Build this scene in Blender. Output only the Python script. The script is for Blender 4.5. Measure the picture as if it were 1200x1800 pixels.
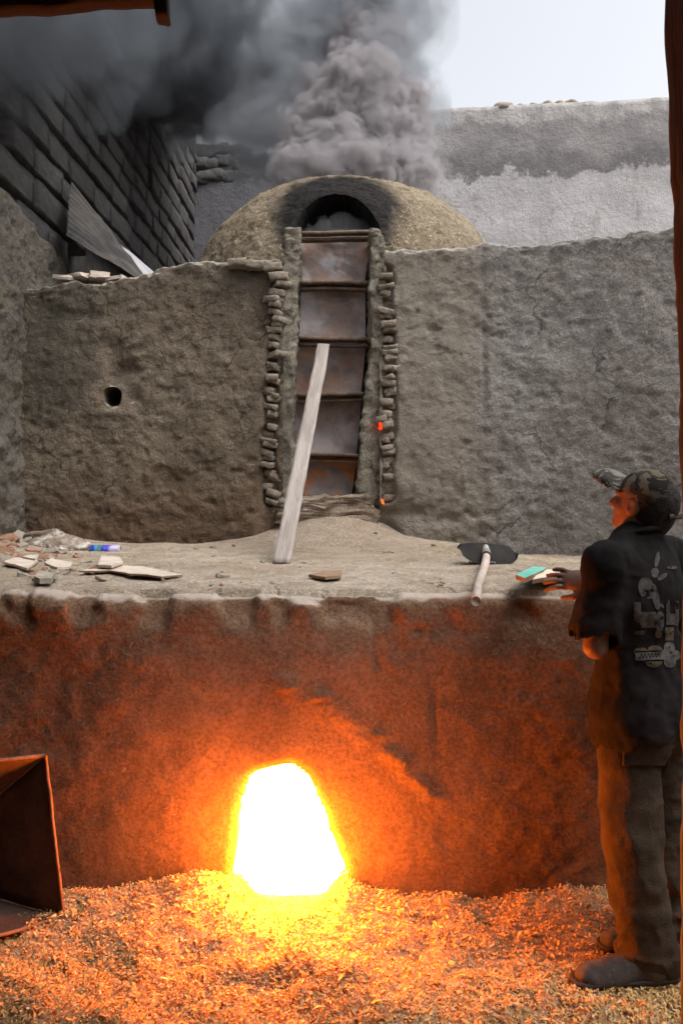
import bpy, bmesh, math, random
import numpy as np
from mathutils import Vector, Matrix
from mathutils.bvhtree import BVHTree

# ------------------------------------------------------------------ camera, sky, sun, exposure
for o in list(bpy.data.objects):
    bpy.data.objects.remove(o)
scene = bpy.context.scene
COL = scene.collection
CAM_Z, FPX, HOR = 1.66, 1400.0, 850.0        # eye height, focal length in photo pixels, horizon row
cam_d = bpy.data.cameras.new('camera')
cam = bpy.data.objects.new('camera', cam_d)
COL.objects.link(cam)
cam.location = (0, 0, CAM_Z)
cam.rotation_euler = (math.radians(90), 0, 0)
cam_d.sensor_fit = 'HORIZONTAL'
cam_d.sensor_width = 36
cam_d.lens = 36 * FPX / 1200
cam_d.shift_y = -50 / 1200
cam_d.clip_start, cam_d.clip_end = 0.05, 600
scene.camera = cam

SUN_EL, SUN_AZ = 62, 118                      # azimuth measured from +Y towards +X
world = bpy.data.worlds.new('World')
scene.world = world
world.use_nodes = True
wn = world.node_tree.nodes
wl = world.node_tree.links
wn.clear()
w_out = wn.new('ShaderNodeOutputWorld')
w_bg = wn.new('ShaderNodeBackground')
w_sky = wn.new('ShaderNodeTexSky')
w_sky.sky_type = 'NISHITA'
w_sky.sun_disc = False
w_sky.sun_elevation = math.radians(SUN_EL)
w_sky.sun_rotation = math.radians(SUN_AZ)
w_sky.air_density = 1.0
w_sky.dust_density = 5.0
w_hsv = wn.new('ShaderNodeHueSaturation')
w_hsv.inputs['Saturation'].default_value = 0.22
wl.new(w_sky.outputs[0], w_hsv.inputs['Color'])
wl.new(w_hsv.outputs[0], w_bg.inputs[0])
w_bg.inputs[1].default_value = 0.15
wl.new(w_bg.outputs[0], w_out.inputs[0])

sun_d = bpy.data.lights.new('sun', 'SUN')
sun = bpy.data.objects.new('sun', sun_d)
COL.objects.link(sun)
sun_d.energy = 0.7
sun_d.angle = math.radians(35)
sun_d.color = (1.0, 0.95, 0.88)
_e, _a = math.radians(SUN_EL), math.radians(SUN_AZ)
sun_dir = Vector((math.sin(_a) * math.cos(_e), math.cos(_a) * math.cos(_e), math.sin(_e)))
sun.rotation_euler = (-sun_dir).to_track_quat('-Z', 'Y').to_euler()

vs = scene.view_settings
vs.view_transform = 'Standard'
vs.look = 'None'
vs.exposure = 1.0
vs.gamma = 1.0
vs.use_curve_mapping = False
scene.render.engine = 'CYCLES'
cy = scene.cycles
cy.max_bounces = 6
cy.diffuse_bounces = 4
cy.glossy_bounces = 2
cy.transmission_bounces = 4
cy.volume_bounces = 3
cy.transparent_max_bounces = 8
cy.caustics_reflective = False
cy.caustics_refractive = False
cy.use_adaptive_sampling = True
cy.adaptive_threshold = 0.02
cy.sample_clamp_indirect = 6.0
cy.use_denoising = True
cy.volume_max_steps = 256
try:
    cy.denoiser = 'OPENIMAGEDENOISE'
except Exception:
    pass

rng = np.random.default_rng(7)
random.seed(7)


def P(px, py, Y):
    """a point of the place, from its pixel in the photo and its distance"""
    return np.array(((px - 600) * Y / FPX, Y, CAM_Z + (HOR - py) * Y / FPX))


# ------------------------------------------------------------------ noise
def _hash(ix, iy, iz, seed):
    h = (ix.astype(np.int64) * 374761393 + iy.astype(np.int64) * 668265263 +
         iz.astype(np.int64) * 2147483647 + seed * 974634777) & 0xFFFFFFFF
    h = ((h ^ (h >> 13)) * 1274126177) & 0xFFFFFFFF
    h = ((h ^ (h >> 16)) * 2246822519) & 0xFFFFFFFF
    return ((h ^ (h >> 15)) & 0xFFFFFF) / float(0x7FFFFF) - 1.0


def vnoise(p, seed=0):
    f = np.floor(p)
    t = p - f
    t = t * t * t * (t * (t * 6 - 15) + 10)
    i = f.astype(np.int64)
    r = 0
    for dx in (0, 1):
        wx = t[..., 0] if dx else 1 - t[..., 0]
        for dy in (0, 1):
            wy = t[..., 1] if dy else 1 - t[..., 1]
            for dz in (0, 1):
                wz = t[..., 2] if dz else 1 - t[..., 2]
                r = r + wx * wy * wz * _hash(i[..., 0] + dx, i[..., 1] + dy, i[..., 2] + dz, seed)
    return r


def fbm(p, oct=4, gain=0.5, seed=0, ridge=False):
    p = np.asarray(p, float)
    s, a, tot = 0.0, 1.0, 0.0
    for k in range(oct):
        n = vnoise(p * (2.03 ** k) + 17.3 * k, seed + k)
        if ridge:
            n = 1 - 2 * np.abs(n)
        s = s + a * n
        tot += a
        a *= gain
    return s / tot


def sstep(x, a, b):
    t = np.clip((x - a) / (b - a), 0, 1)
    return t * t * (3 - 2 * t)


# ------------------------------------------------------------------ mesh helpers
def mesh_from(name, V, F, mat=None, smooth=True):
    """V (n,3); F (m,4) or (m,3) index array, or a list of index tuples"""
    me = bpy.data.meshes.new(name)
    V = np.asarray(V, float)
    if isinstance(F, np.ndarray):
        k = F.shape[1]
        me.vertices.add(len(V))
        me.vertices.foreach_set('co', V.astype(np.float32).ravel())
        me.loops.add(F.size)
        me.loops.foreach_set('vertex_index', F.astype(np.int32).ravel())
        me.polygons.add(len(F))
        me.polygons.foreach_set('loop_start', np.arange(0, F.size, k, dtype=np.int32))
        me.polygons.foreach_set('loop_total', np.full(len(F), k, dtype=np.int32))
        me.update(calc_edges=True)
    else:
        me.from_pydata([tuple(v) for v in V], [], F)
        me.update()
    me.polygons.foreach_set('use_smooth', np.full(len(me.polygons), smooth))
    if mat:
        me.materials.append(mat)
    return me


def link(name, me, parent=None):
    o = bpy.data.objects.new(name, me)
    COL.objects.link(o)
    if parent is not None:
        o.parent = parent
        o.matrix_parent_inverse = parent.matrix_basis.inverted()
    return o


def obj(name, V, F, mat, parent=None, smooth=True):
    return link(name, mesh_from(name, V, F, mat, smooth), parent)


def tag(o, label=None, cat=None, group=None, kind=None):
    if label:
        o['label'] = label
    if cat:
        o['category'] = cat
    if group:
        o['group'] = group
    if kind:
        o['kind'] = kind
    return o


def empty(name, loc):
    o = bpy.data.objects.new(name, None)
    o.location = loc
    o.empty_display_size = 0.1
    COL.objects.link(o)
    return o


def grid_faces(nu, nv, flip=False):
    i, j = np.meshgrid(np.arange(nu - 1), np.arange(nv - 1), indexing='ij')
    a = i * nv + j
    F = np.stack([a, a + nv, a + nv + 1, a + 1], -1).reshape(-1, 4)
    return F[:, ::-1] if flip else F


def poly_sd(px, py, poly):
    """signed distance (negative inside) and nearest boundary point, 2D"""
    poly = np.asarray(poly, float)
    n = len(poly)
    best = np.full(px.shape, 1e9)
    bx = np.zeros(px.shape)
    by = np.zeros(px.shape)
    inside = np.zeros(px.shape, bool)
    for i in range(n):
        a, b = poly[i], poly[(i + 1) % n]
        d = b - a
        t = np.clip(((px - a[0]) * d[0] + (py - a[1]) * d[1]) / max(d @ d, 1e-12), 0, 1)
        qx, qy = a[0] + t * d[0], a[1] + t * d[1]
        dd = np.hypot(px - qx, py - qy)
        m = dd < best
        best = np.where(m, dd, best)
        bx = np.where(m, qx, bx)
        by = np.where(m, qy, by)
        c = ((a[1] > py) != (b[1] > py))
        den = (b[1] - a[1]) if abs(b[1] - a[1]) > 1e-12 else 1e-12
        c &= px < (b[0] - a[0]) * (py - a[1]) / den + a[0]
        inside ^= c
    return np.where(inside, -best, best), bx, by


def smooth_poly(pts, it=2):
    p = np.asarray(pts, float)
    for _ in range(it):
        q = np.roll(p, -1, 0)
        p = np.stack([0.75 * p + 0.25 * q, 0.25 * p + 0.75 * q], 1).reshape(-1, 2)
    return p


def rough_poly(p, amp, freq, seed):
    p = np.asarray(p, float)
    c = p.mean(0)
    q = np.column_stack([p * freq, np.zeros(len(p))])
    n = fbm(q, 3, 0.5, seed)
    d = p - c
    d /= np.linalg.norm(d, axis=1)[:, None]
    return p + d * (n * amp)[:, None]


def tunnel(F_keep, F_cut, V, direction, steps, wob=0.0, seed=0):
    """side walls swept from the border between the kept and the cut faces"""
    def edges(F):
        e = np.concatenate([F[:, [0, 1]], F[:, [1, 2]], F[:, [2, 3]], F[:, [3, 0]]])
        return e
    ek = edges(F_keep)
    ec = edges(F_cut)
    n = len(V)
    key = lambda e: np.minimum(e[:, 0], e[:, 1]) * n + np.maximum(e[:, 0], e[:, 1])
    m = np.isin(key(ek), key(ec))
    b = ek[m]
    ids, inv = np.unique(b.ravel(), return_inverse=True)
    b = inv.reshape(-1, 2)
    base = V[ids]
    rows = [base]
    for s, scale in steps:
        c = base.mean(0)
        r = c + (base - c) * scale + np.array(direction) * s
        if wob:
            r = r + wob * fbm(np.column_stack([r[:, 0] * 9, r[:, 1] * 9, r[:, 2] * 9]), 3, 0.5, seed)[:, None] * np.array([1, 0.3, 1])
        rows.append(r)
    VV = np.concatenate(rows)
    k = len(ids)
    FF = []
    for r in range(len(rows) - 1):
        FF.append(np.column_stack([b[:, 1] + r * k, b[:, 0] + r * k, b[:, 0] + (r + 1) * k, b[:, 1] + (r + 1) * k]))
    return VV, np.concatenate(FF)


def box_arr(cx, cy, cz, sx, sy, sz):
    s = np.array([[x, y, z] for x in (-1, 1) for y in (-1, 1) for z in (-1, 1)], float) * 0.5
    V = s * np.array([sx, sy, sz]) + np.array([cx, cy, cz])
    F = np.array([[0, 1, 3, 2], [4, 6, 7, 5], [0, 4, 5, 1], [2, 3, 7, 6], [0, 2, 6, 4], [1, 5, 7, 3]])
    return V, F


def join(parts):
    Vs, Fs, n = [], [], 0
    for V, F in parts:
        Vs.append(np.asarray(V, float))
        Fs.append(np.asarray(F) + n)
        n += len(V)
    return np.concatenate(Vs), np.concatenate(Fs)


def block(nx, ny, nz, sx, sy, sz, rnd=0.12, amp=0.03, freq=4.0, seed=0):
    """a rough block: subdivided box, softened corners, noise"""
    Vs, Fs = [], []
    n0 = 0
    N = (nx, ny, nz)
    for ax in range(3):
        u, v = [a for a in range(3) if a != ax]
        for sgn in (-1, 1):
            gu, gv = np.meshgrid(np.linspace(-1, 1, N[u] + 1), np.linspace(-1, 1, N[v] + 1), indexing='ij')
            p = np.zeros(gu.shape + (3,))
            p[..., ax] = sgn
            p[..., u] = gu
            p[..., v] = gv
            Vs.append(p.reshape(-1, 3))
            F = grid_faces(N[u] + 1, N[v] + 1, flip=(sgn > 0) == (ax == 1)) + n0
            Fs.append(F)
            n0 += len(p.reshape(-1, 3))
    V = np.concatenate(Vs)
    F = np.concatenate(Fs)
    # weld
    k = np.round(V * 5000).astype(np.int64)
    _, idx, inv = np.unique(k, axis=0, return_index=True, return_inverse=True)
    V = V[idx]
    F = inv.ravel()[F]
    half = np.array([sx, sy, sz]) / 2
    r = rnd * half.min() * 2
    q = V * half
    inner = np.clip(q, -(half - r), half - r)
    d = q - inner
    L = np.linalg.norm(d, axis=1)
    m = L > 1e-9
    q[m] = inner[m] + d[m] / L[m][:, None] * np.minimum(L[m], r)[:, None]
    nn = np.column_stack([fbm(q * freq + 31.7 * seed + 11 * a, 3, 0.55, seed + a) for a in range(3)])
    return q + nn * amp, F


def tube(points, radii, n=10, cap=True):
    pts = np.asarray(points, float)
    radii = np.broadcast_to(np.asarray(radii, float), (len(pts),))
    V, F = [], []
    up = np.array([0.0, 0, 1])
    for i, p in enumerate(pts):
        t = pts[min(i + 1, len(pts) - 1)] - pts[max(i - 1, 0)]
        t /= np.linalg.norm(t) + 1e-12
        a = np.cross(t, up if abs(t[2]) < 0.95 else np.array([1.0, 0, 0]))
        a /= np.linalg.norm(a)
        b = np.cross(t, a)
        for k in range(n):
            th = 2 * math.pi * k / n
            V.append(p + radii[i] * (math.cos(th) * a + math.sin(th) * b))
    for i in range(len(pts) - 1):
        for k in range(n):
            F.append((i * n + k, i * n + (k + 1) % n, (i + 1) * n + (k + 1) % n, (i + 1) * n + k))
    if cap:
        F.append(tuple(range(n)))
        F.append(tuple(range((len(pts) - 1) * n + n - 1, (len(pts) - 1) * n - 1, -1)))
    return np.array(V), F


# ------------------------------------------------------------------ signed-distance modelling (figures, smoke)
class SDF:
    def __init__(self, lo, hi, h):
        self.lo = np.array(lo, float)
        self.h = h
        self.n = np.ceil((np.array(hi) - self.lo) / h).astype(int) + 1
        self.ax = [self.lo[i] + h * np.arange(self.n[i]) for i in range(3)]
        self.F = np.full(tuple(self.n), 1.0, np.float32)

    def _sl(self, lo, hi):
        a = np.clip(np.floor((np.asarray(lo) - self.lo) / self.h).astype(int), 0, self.n)
        b = np.clip(np.ceil((np.asarray(hi) - self.lo) / self.h).astype(int) + 1, 0, self.n)
        sl = tuple(slice(a[i], b[i]) for i in range(3))
        X = np.meshgrid(*[self.ax[i][sl[i]] for i in range(3)], indexing='ij')
        return sl, np.stack(X, -1).astype(np.float32)

    def add(self, fn, lo, hi, k=0.02, cut=False):
        m = 0.03 + k
        sl, X = self._sl(np.asarray(lo) - m, np.asarray(hi) + m)
        if 0 in X.shape:
            return
        d = fn(X)
        A = self.F[sl]
        if cut:
            d = -d
            hh = np.clip(0.5 - 0.5 * (d - A) / k, 0, 1)
            self.F[sl] = A * hh + d * (1 - hh) + k * hh * (1 - hh)
            self.F[sl] = np.maximum(A, d)
        else:
            hh = np.clip(0.5 + 0.5 * (d - A) / k, 0, 1)
            self.F[sl] = d * (1 - hh) + A * hh - k * hh * (1 - hh)

    def cap(self, a, b, ra, rb=None, k=0.02, cut=False, flat=None):
        """tapered capsule; flat = (unit axis, factor) squashes it along that axis"""
        a, b = np.asarray(a, float), np.asarray(b, float)
        rb = ra if rb is None else rb
        d = b - a
        L2 = max(d @ d, 1e-9)

        def fn(X):
            q = X - a
            t = np.clip((q @ d) / L2, 0, 1)
            w = q - t[..., None] * d
            if flat is not None:
                ax, f = np.asarray(flat[0], float), flat[1]
                w = w + (w @ ax)[..., None] * ax * (1 / f - 1)
            return np.linalg.norm(w, axis=-1) - (ra + (rb - ra) * t)
        R = max(ra, rb)
        self.add(fn, np.minimum(a, b) - R, np.maximum(a, b) + R, k, cut)

    def ell(self, c, r, R=None, k=0.02, cut=False):
        c, r = np.asarray(c, float), np.asarray(r, float)
        R = np.eye(3) if R is None else np.asarray(R)

        def fn(X):
            q = (X - c) @ R
            k0 = np.linalg.norm(q / r, axis=-1)
            k1 = np.linalg.norm(q / (r * r), axis=-1)
            return np.where(k1 > 1e-6, k0 * (k0 - 1) / np.maximum(k1, 1e-6), -r.min())
        m = r.max()
        self.add(fn, c - m, c + m, k, cut)

    def warp(self, fn, band=0.06):
        idx = np.nonzero(np.abs(self.F) < band)
        X = np.stack([self.ax[i][idx[i]] for i in range(3)], -1)
        self.F[idx] += fn(X).astype(np.float32)

    def above(self, fn):
        """keep only where fn(X) < 0"""
        sl, X = self._sl(self.lo, self.lo + self.h * self.n)
        self.F = np.maximum(self.F, fn(X).astype(np.float32))

    def mesh(self):
        F = self.F
        F[0], F[-1], F[:, 0], F[:, -1], F[:, :, 0], F[:, :, -1] = 1, 1, 1, 1, 1, 1
        I = F < 0
        n = self.n
        c = np.zeros(tuple(n - 1), np.uint8)
        corners = [(i, j, k) for i in (0, 1) for j in (0, 1) for k in (0, 1)]
        S = lambda A, o: A[o[0]:A.shape[0] - 1 + o[0], o[1]:A.shape[1] - 1 + o[1], o[2]:A.shape[2] - 1 + o[2]]
        for o in corners:
            c += S(I, o)
        act = (c > 0) & (c < 8)
        ci = np.stack(np.nonzero(act), -1)
        vid = np.full(tuple(n - 1), -1, np.int64)
        vid[act] = np.arange(len(ci))
        acc = np.zeros((len(ci), 3))
        cnt = np.zeros(len(ci))
        for o in corners:
            for ax in range(3):
                if o[ax] == 1:
                    continue
                p = np.array(o)
                q = p.copy()
                q[ax] = 1
                f0 = F[ci[:, 0] + p[0], ci[:, 1] + p[1], ci[:, 2] + p[2]]
                f1 = F[ci[:, 0] + q[0], ci[:, 1] + q[1], ci[:, 2] + q[2]]
                m = (f0 < 0) != (f1 < 0)
                t = np.where(m, f0 / np.where(m, f0 - f1, 1), 0)
                pos = p[None, :] + t[:, None] * (q - p)[None, :]
                acc += np.where(m[:, None], pos, 0)
                cnt += m
        V = self.lo + self.h * (ci + acc / np.maximum(cnt, 1)[:, None])
        quads = []
        for ax in range(3):
            u, v = (ax + 1) % 3, (ax + 2) % 3
            a = [slice(1, -1)] * 3
            a[ax] = slice(0, -1)
            b = list(a)
            b[ax] = slice(1, None)
            A, B = I[tuple(a)], I[tuple(b)]
            e = np.stack(np.nonzero(A != B), -1)
            if not len(e):
                continue
            off = np.ones(3, int)
            off[ax] = 0
            e = e + off
            ina = I[e[:, 0], e[:, 1], e[:, 2]]
            g = []
            for du, dv in ((-1, -1), (0, -1), (0, 0), (-1, 0)):
                q = e.copy()
                q[:, u] += du
                q[:, v] += dv
                g.append(vid[q[:, 0], q[:, 1], q[:, 2]])
            Q = np.stack(g, -1)
            Q[~ina] = Q[~ina][:, ::-1]
            quads.append(Q)
        return V, np.concatenate(quads)


# ------------------------------------------------------------------ material helpers
class NT:
    def __init__(self, name):
        self.m = bpy.data.materials.new(name)
        self.m.use_nodes = True
        self.t = self.m.node_tree
        self.t.nodes.clear()
        self.out = self.t.nodes.new('ShaderNodeOutputMaterial')
        self.tc = self.t.nodes.new('ShaderNodeTexCoord')
        self.pos = self.tc.outputs['Object']

    def n(self, typ, **kw):
        nd = self.t.nodes.new(typ)
        for k, v in kw.items():
            setattr(nd, k, v)
        return nd

    def l(self, a, b):
        self.t.links.new(a, b)

    def put(self, sock, v):
        if isinstance(v, bpy.types.NodeSocket):
            self.l(v, sock)
        elif isinstance(v, (tuple, list)) and len(v) == 3 and sock.type == 'RGBA':
            sock.default_value = (*v, 1)
        else:
            sock.default_value = v

    def map(self, scale=(1, 1, 1), rot=(0, 0, 0), loc=(0, 0, 0), vec=None):
        nd = self.n('ShaderNodeMapping')
        self.put(nd.inputs['Vector'], vec or self.pos)
        nd.inputs['Scale'].default_value = scale
        nd.inputs['Rotation'].default_value = rot
        nd.inputs['Location'].default_value = loc
        return nd.outputs[0]

    def noise(self, scale, detail=4, rough=0.55, vec=None, dist=0.0):
        nd = self.n('ShaderNodeTexNoise')
        self.put(nd.inputs['Vector'], vec or self.pos)
        nd.inputs['Scale'].default_value = scale
        nd.inputs['Detail'].default_value = detail
        nd.inputs['Roughness'].default_value = rough
        nd.inputs['Distortion'].default_value = dist
        return nd.outputs['Fac']

    def voro(self, scale, feature='F1', vec=None, out='Distance', rand=1.0):
        nd = self.n('ShaderNodeTexVoronoi', feature=feature)
        self.put(nd.inputs['Vector'], vec or self.pos)
        nd.inputs['Scale'].default_value = scale
        nd.inputs['Randomness'].default_value = rand
        return nd.outputs[out]

    def ramp(self, fac, a, b, lo=0.0, hi=1.0):
        nd = self.n('ShaderNodeMapRange', clamp=True)
        nd.interpolation_type = 'SMOOTHSTEP'
        self.put(nd.inputs[0], fac)
        nd.inputs[1].default_value = a
        nd.inputs[2].default_value = b
        nd.inputs[3].default_value = lo
        nd.inputs[4].default_value = hi
        return nd.outputs[0]

    def mix(self, fac, a, b, blend='MIX'):
        nd = self.n('ShaderNodeMix', data_type='RGBA', blend_type=blend)
        self.put(nd.inputs[0], fac)
        self.put(nd.inputs[6], a)
        self.put(nd.inputs[7], b)
        return nd.outputs[2]

    def math(self, op, a, b=0.0):
        nd = self.n('ShaderNodeMath', operation=op)
        self.put(nd.inputs[0], a)
        self.put(nd.inputs[1], b)
        return nd.outputs[0]

    def xyz(self, vec=None):
        nd = self.n('ShaderNodeSeparateXYZ')
        self.put(nd.inputs[0], vec or self.pos)
        return nd.outputs

    def bump(self, h, strength, dist=0.02, nrm=None):
        nd = self.n('ShaderNodeBump')
        nd.inputs['Strength'].default_value = strength
        nd.inputs['Distance'].default_value = dist
        self.put(nd.inputs['Height'], h)
        if nrm is not None:
            self.l(nrm, nd.inputs['Normal'])
        return nd.outputs[0]

    def bsdf(self, col, rough=0.9, nrm=None, metal=0.0, spec=0.25, **kw):
        b = self.n('ShaderNodeBsdfPrincipled')
        self.put(b.inputs['Base Color'], col)
        self.put(b.inputs['Roughness'], rough)
        self.put(b.inputs['Metallic'], metal)
        b.inputs['Specular IOR Level'].default_value = spec
        if nrm is not None:
            self.l(nrm, b.inputs['Normal'])
        for k, v in kw.items():
            self.put(b.inputs[k], v)
        self.l(b.outputs[0], self.out.inputs[0])
        return self.m


def earthy(name, c1, c2, c3, dust=None, straw=0.5, bump=1.0, big=1.3, stains=0.4, cracks=0.75, patch=None):
    t = NT(name)
    large = t.ramp(t.noise(big, 5, 0.6), 0.35, 0.68)
    mid = t.ramp(t.noise(9, 6, 0.65, dist=0.4), 0.38, 0.66)
    fine = t.noise(75, 4, 0.7)
    col = t.mix(large, c1, c2)
    col = t.mix(t.math('MULTIPLY', mid, 0.55), col, c3)
    grain = t.ramp(fine, 0.25, 0.75, 0.62, 1.36)
    g = t.n('ShaderNodeCombineColor')
    for i in range(3):
        t.l(grain, g.inputs[i])
    col = t.mix(1.0, col, g.outputs[0], 'MULTIPLY')
    # chopped straw in the mud: thin stretched flecks in three directions
    h_st = None
    for k, (rx, ry) in enumerate(((0.3, 0.5), (-0.5, 1.4), (0.9, -0.7))):
        v = t.map((150, 150, 16), (rx, ry, 0.4 * k))
        s = t.ramp(t.noise(1.0, 2, 0.5, vec=v), 0.66, 0.74)
        h_st = s if h_st is None else t.math('MAXIMUM', h_st, s)
    col = t.mix(t.math('MULTIPLY', h_st, straw * 0.5), col, (0.36, 0.29, 0.19))
    st = t.ramp(t.noise(3.1, 6, 0.7, dist=0.8), 0.56, 0.7)
    col = t.mix(t.math('MULTIPLY', st, stains), col, tuple(0.45 * x for x in c1))
    sk = t.ramp(t.noise(1.0, 5, 0.6, vec=t.map((7, 7, 0.7))), 0.52, 0.72)
    col = t.mix(t.math('MULTIPLY', sk, 0.3), col, tuple(0.5 * x for x in c2))
    ck = t.n('ShaderNodeTexVoronoi', feature='DISTANCE_TO_EDGE')
    wv = t.n('ShaderNodeVectorMath', operation='ADD')
    nz = t.n('ShaderNodeTexNoise')
    t.l(t.pos, nz.inputs['Vector'])
    nz.inputs['Scale'].default_value = 4.0
    nz.inputs['Detail'].default_value = 5.0
    sc_ = t.n('ShaderNodeVectorMath', operation='SCALE')
    t.l(nz.outputs['Color'], sc_.inputs[0])
    sc_.inputs['Scale'].default_value = 0.35
    t.l(t.pos, wv.inputs[0])
    t.l(sc_.outputs[0], wv.inputs[1])
    t.l(wv.outputs[0], ck.inputs['Vector'])
    ck.inputs['Scale'].default_value = 2.1
    crack = t.math('MULTIPLY', t.ramp(ck.outputs['Distance'], 0.004, 0.016, 1.0, 0.0), t.ramp(t.noise(1.9, 3), 0.50, 0.60))
    col = t.mix(t.math('MULTIPLY', crack, cracks), col, tuple(0.3 * x for x in c1))
    if patch:
        col = patch(t, col)
    if dust:
        geo = t.n('ShaderNodeNewGeometry')
        up = t.xyz(geo.outputs['Normal'])[2]
        f = t.ramp(t.math('ADD', up, t.math('MULTIPLY', t.noise(14, 4), 0.5)), 0.72, 1.0)
        col = t.mix(f, col, t.mix(t.noise(30, 5, 0.7), tuple(0.75 * x for x in dust), tuple(1.15 * x for x in dust)))
    n1 = t.bump(t.noise(17, 9, 0.74, dist=0.3), 0.8 * bump, 0.045)
    n2 = t.bump(fine, 0.3 * bump, 0.012, n1)
    n3 = t.bump(h_st, 0.25 * straw * bump, 0.008, n2)
    return t.bsdf(col, 0.95, n3, spec=0.1)


def plain(name, c1, c2, scale=8, rough=0.8, bump=0.3, bscale=60, metal=0.0, spec=0.3, stretch=(1, 1, 1)):
    t = NT(name)
    v = t.map(stretch)
    col = t.mix(t.ramp(t.noise(scale, 5, 0.65, vec=v), 0.35, 0.66), c1, c2)
    return t.bsdf(col, rough, t.bump(t.noise(bscale, 5, 0.65, vec=v), bump, 0.01), metal, spec)


def soot_at(center, radius, color, ragged=0.35, stretch=(1, 1, 1), power=1.0):
    """soot stain with its own ragged shape"""
    def f(t, col):
        v = t.map(stretch, loc=tuple(-c * s for c, s in zip(center, stretch)))
        d = t.n('ShaderNodeVectorMath', operation='LENGTH')
        t.l(v, d.inputs[0])
        dd = t.math('ADD', d.outputs['Value'], t.math('MULTIPLY', t.math('SUBTRACT', t.noise(4, 6, 0.7), 0.5), ragged))
        m = t.ramp(dd, radius * 0.75, radius * 1.15, power, 0.0)
        return t.mix(m, col, color)
    return f


M = {}
M['clay'] = earthy('furnace_clay', (0.175, 0.107, 0.068), (0.24, 0.15, 0.098), (0.135, 0.08, 0.05), dust=(0.42, 0.36, 0.31), straw=0.3, bump=0.45, stains=0.15, cracks=0.3)
M['dust'] = earthy('ledge_dust', (0.35, 0.28, 0.215), (0.50, 0.425, 0.345), (0.26, 0.195, 0.14), straw=0.6, bump=1.1, stains=0.35, big=1.1)
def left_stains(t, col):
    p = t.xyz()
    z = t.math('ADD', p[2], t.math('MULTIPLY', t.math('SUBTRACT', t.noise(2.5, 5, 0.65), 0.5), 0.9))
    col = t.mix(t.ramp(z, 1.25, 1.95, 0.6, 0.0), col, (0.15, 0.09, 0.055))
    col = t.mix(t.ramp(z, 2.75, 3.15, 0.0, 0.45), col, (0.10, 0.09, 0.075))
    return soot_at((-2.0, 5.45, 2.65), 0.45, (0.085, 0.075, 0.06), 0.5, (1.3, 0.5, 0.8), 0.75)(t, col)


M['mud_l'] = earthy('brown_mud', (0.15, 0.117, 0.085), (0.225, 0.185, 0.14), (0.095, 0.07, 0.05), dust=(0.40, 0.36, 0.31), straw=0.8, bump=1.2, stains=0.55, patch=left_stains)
def warm_left(t, col):
    x = t.xyz()[0]
    f = t.ramp(t.math('ADD', x, t.math('MULTIPLY', t.math('SUBTRACT', t.noise(3, 4), 0.5), 0.5)), 0.75, 1.15, 0.75, 0.0)
    return t.mix(f, col, t.mix(t.noise(9, 5, 0.65), (0.20, 0.165, 0.125), (0.32, 0.28, 0.225)))


M['mud_r'] = earthy('grey_mud', (0.255, 0.23, 0.21), (0.325, 0.305, 0.285), (0.21, 0.185, 0.165), dust=(0.42, 0.39, 0.36), straw=0.7, bump=1.3, stains=0.25, patch=warm_left)
M['mortar'] = earthy('pale_mortar', (0.27, 0.24, 0.19), (0.36, 0.33, 0.275), (0.17, 0.14, 0.105), straw=0.6, bump=1.2, stains=0.3)
M['mortar_d'] = earthy('grey_plaster', (0.12, 0.11, 0.098), (0.175, 0.16, 0.142), (0.17, 0.135, 0.09), straw=0.3, bump=1.3, stains=0.4)
M['thatch'] = earthy('straw_mud', (0.27, 0.215, 0.15), (0.37, 0.305, 0.225), (0.19, 0.145, 0.10), straw=1.0, bump=1.3, stains=0.2,
                     patch=soot_at((-0.055, 5.95, 3.80), 0.54, (0.02, 0.019, 0.02), 0.36, (1, 0.5, 0.9), 0.97))
M['soot'] = plain('soot', (0.012, 0.011, 0.011), (0.03, 0.027, 0.026), 12, 0.95, 0.6, 40)


def brick_soot(t, col):
    p = t.xyz()
    s = t.math('ADD', t.math('MULTIPLY', p[2], 0.5), t.math('MULTIPLY', t.noise(0.8, 5, 0.6), 1.6))
    return t.mix(t.ramp(s, 2.9, 3.6), col, (0.03, 0.03, 0.032))


M['far'] = None
t = NT('weathered_plaster')
p = t.xyz()
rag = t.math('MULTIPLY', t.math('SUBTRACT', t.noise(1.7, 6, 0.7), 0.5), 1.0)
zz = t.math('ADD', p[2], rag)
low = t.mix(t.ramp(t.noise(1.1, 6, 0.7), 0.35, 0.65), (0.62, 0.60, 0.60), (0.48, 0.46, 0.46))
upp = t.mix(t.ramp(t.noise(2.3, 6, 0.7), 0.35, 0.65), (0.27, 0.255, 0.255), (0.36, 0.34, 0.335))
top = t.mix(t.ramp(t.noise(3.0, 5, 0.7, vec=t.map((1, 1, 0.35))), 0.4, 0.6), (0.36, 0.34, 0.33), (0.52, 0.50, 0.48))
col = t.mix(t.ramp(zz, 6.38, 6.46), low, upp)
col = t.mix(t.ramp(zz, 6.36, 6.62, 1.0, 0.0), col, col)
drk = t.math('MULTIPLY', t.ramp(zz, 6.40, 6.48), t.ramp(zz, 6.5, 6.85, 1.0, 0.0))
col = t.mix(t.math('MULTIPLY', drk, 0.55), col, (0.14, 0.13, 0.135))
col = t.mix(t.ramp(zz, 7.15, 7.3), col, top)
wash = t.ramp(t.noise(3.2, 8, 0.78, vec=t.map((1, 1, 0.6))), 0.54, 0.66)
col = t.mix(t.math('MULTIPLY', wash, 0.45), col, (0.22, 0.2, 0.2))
lft = t.ramp(t.math('ADD', p[0], t.math('MULTIPLY', t.noise(0.9, 5), 2.0)), -0.9, 1.6, 1.0, 0.0)
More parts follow.
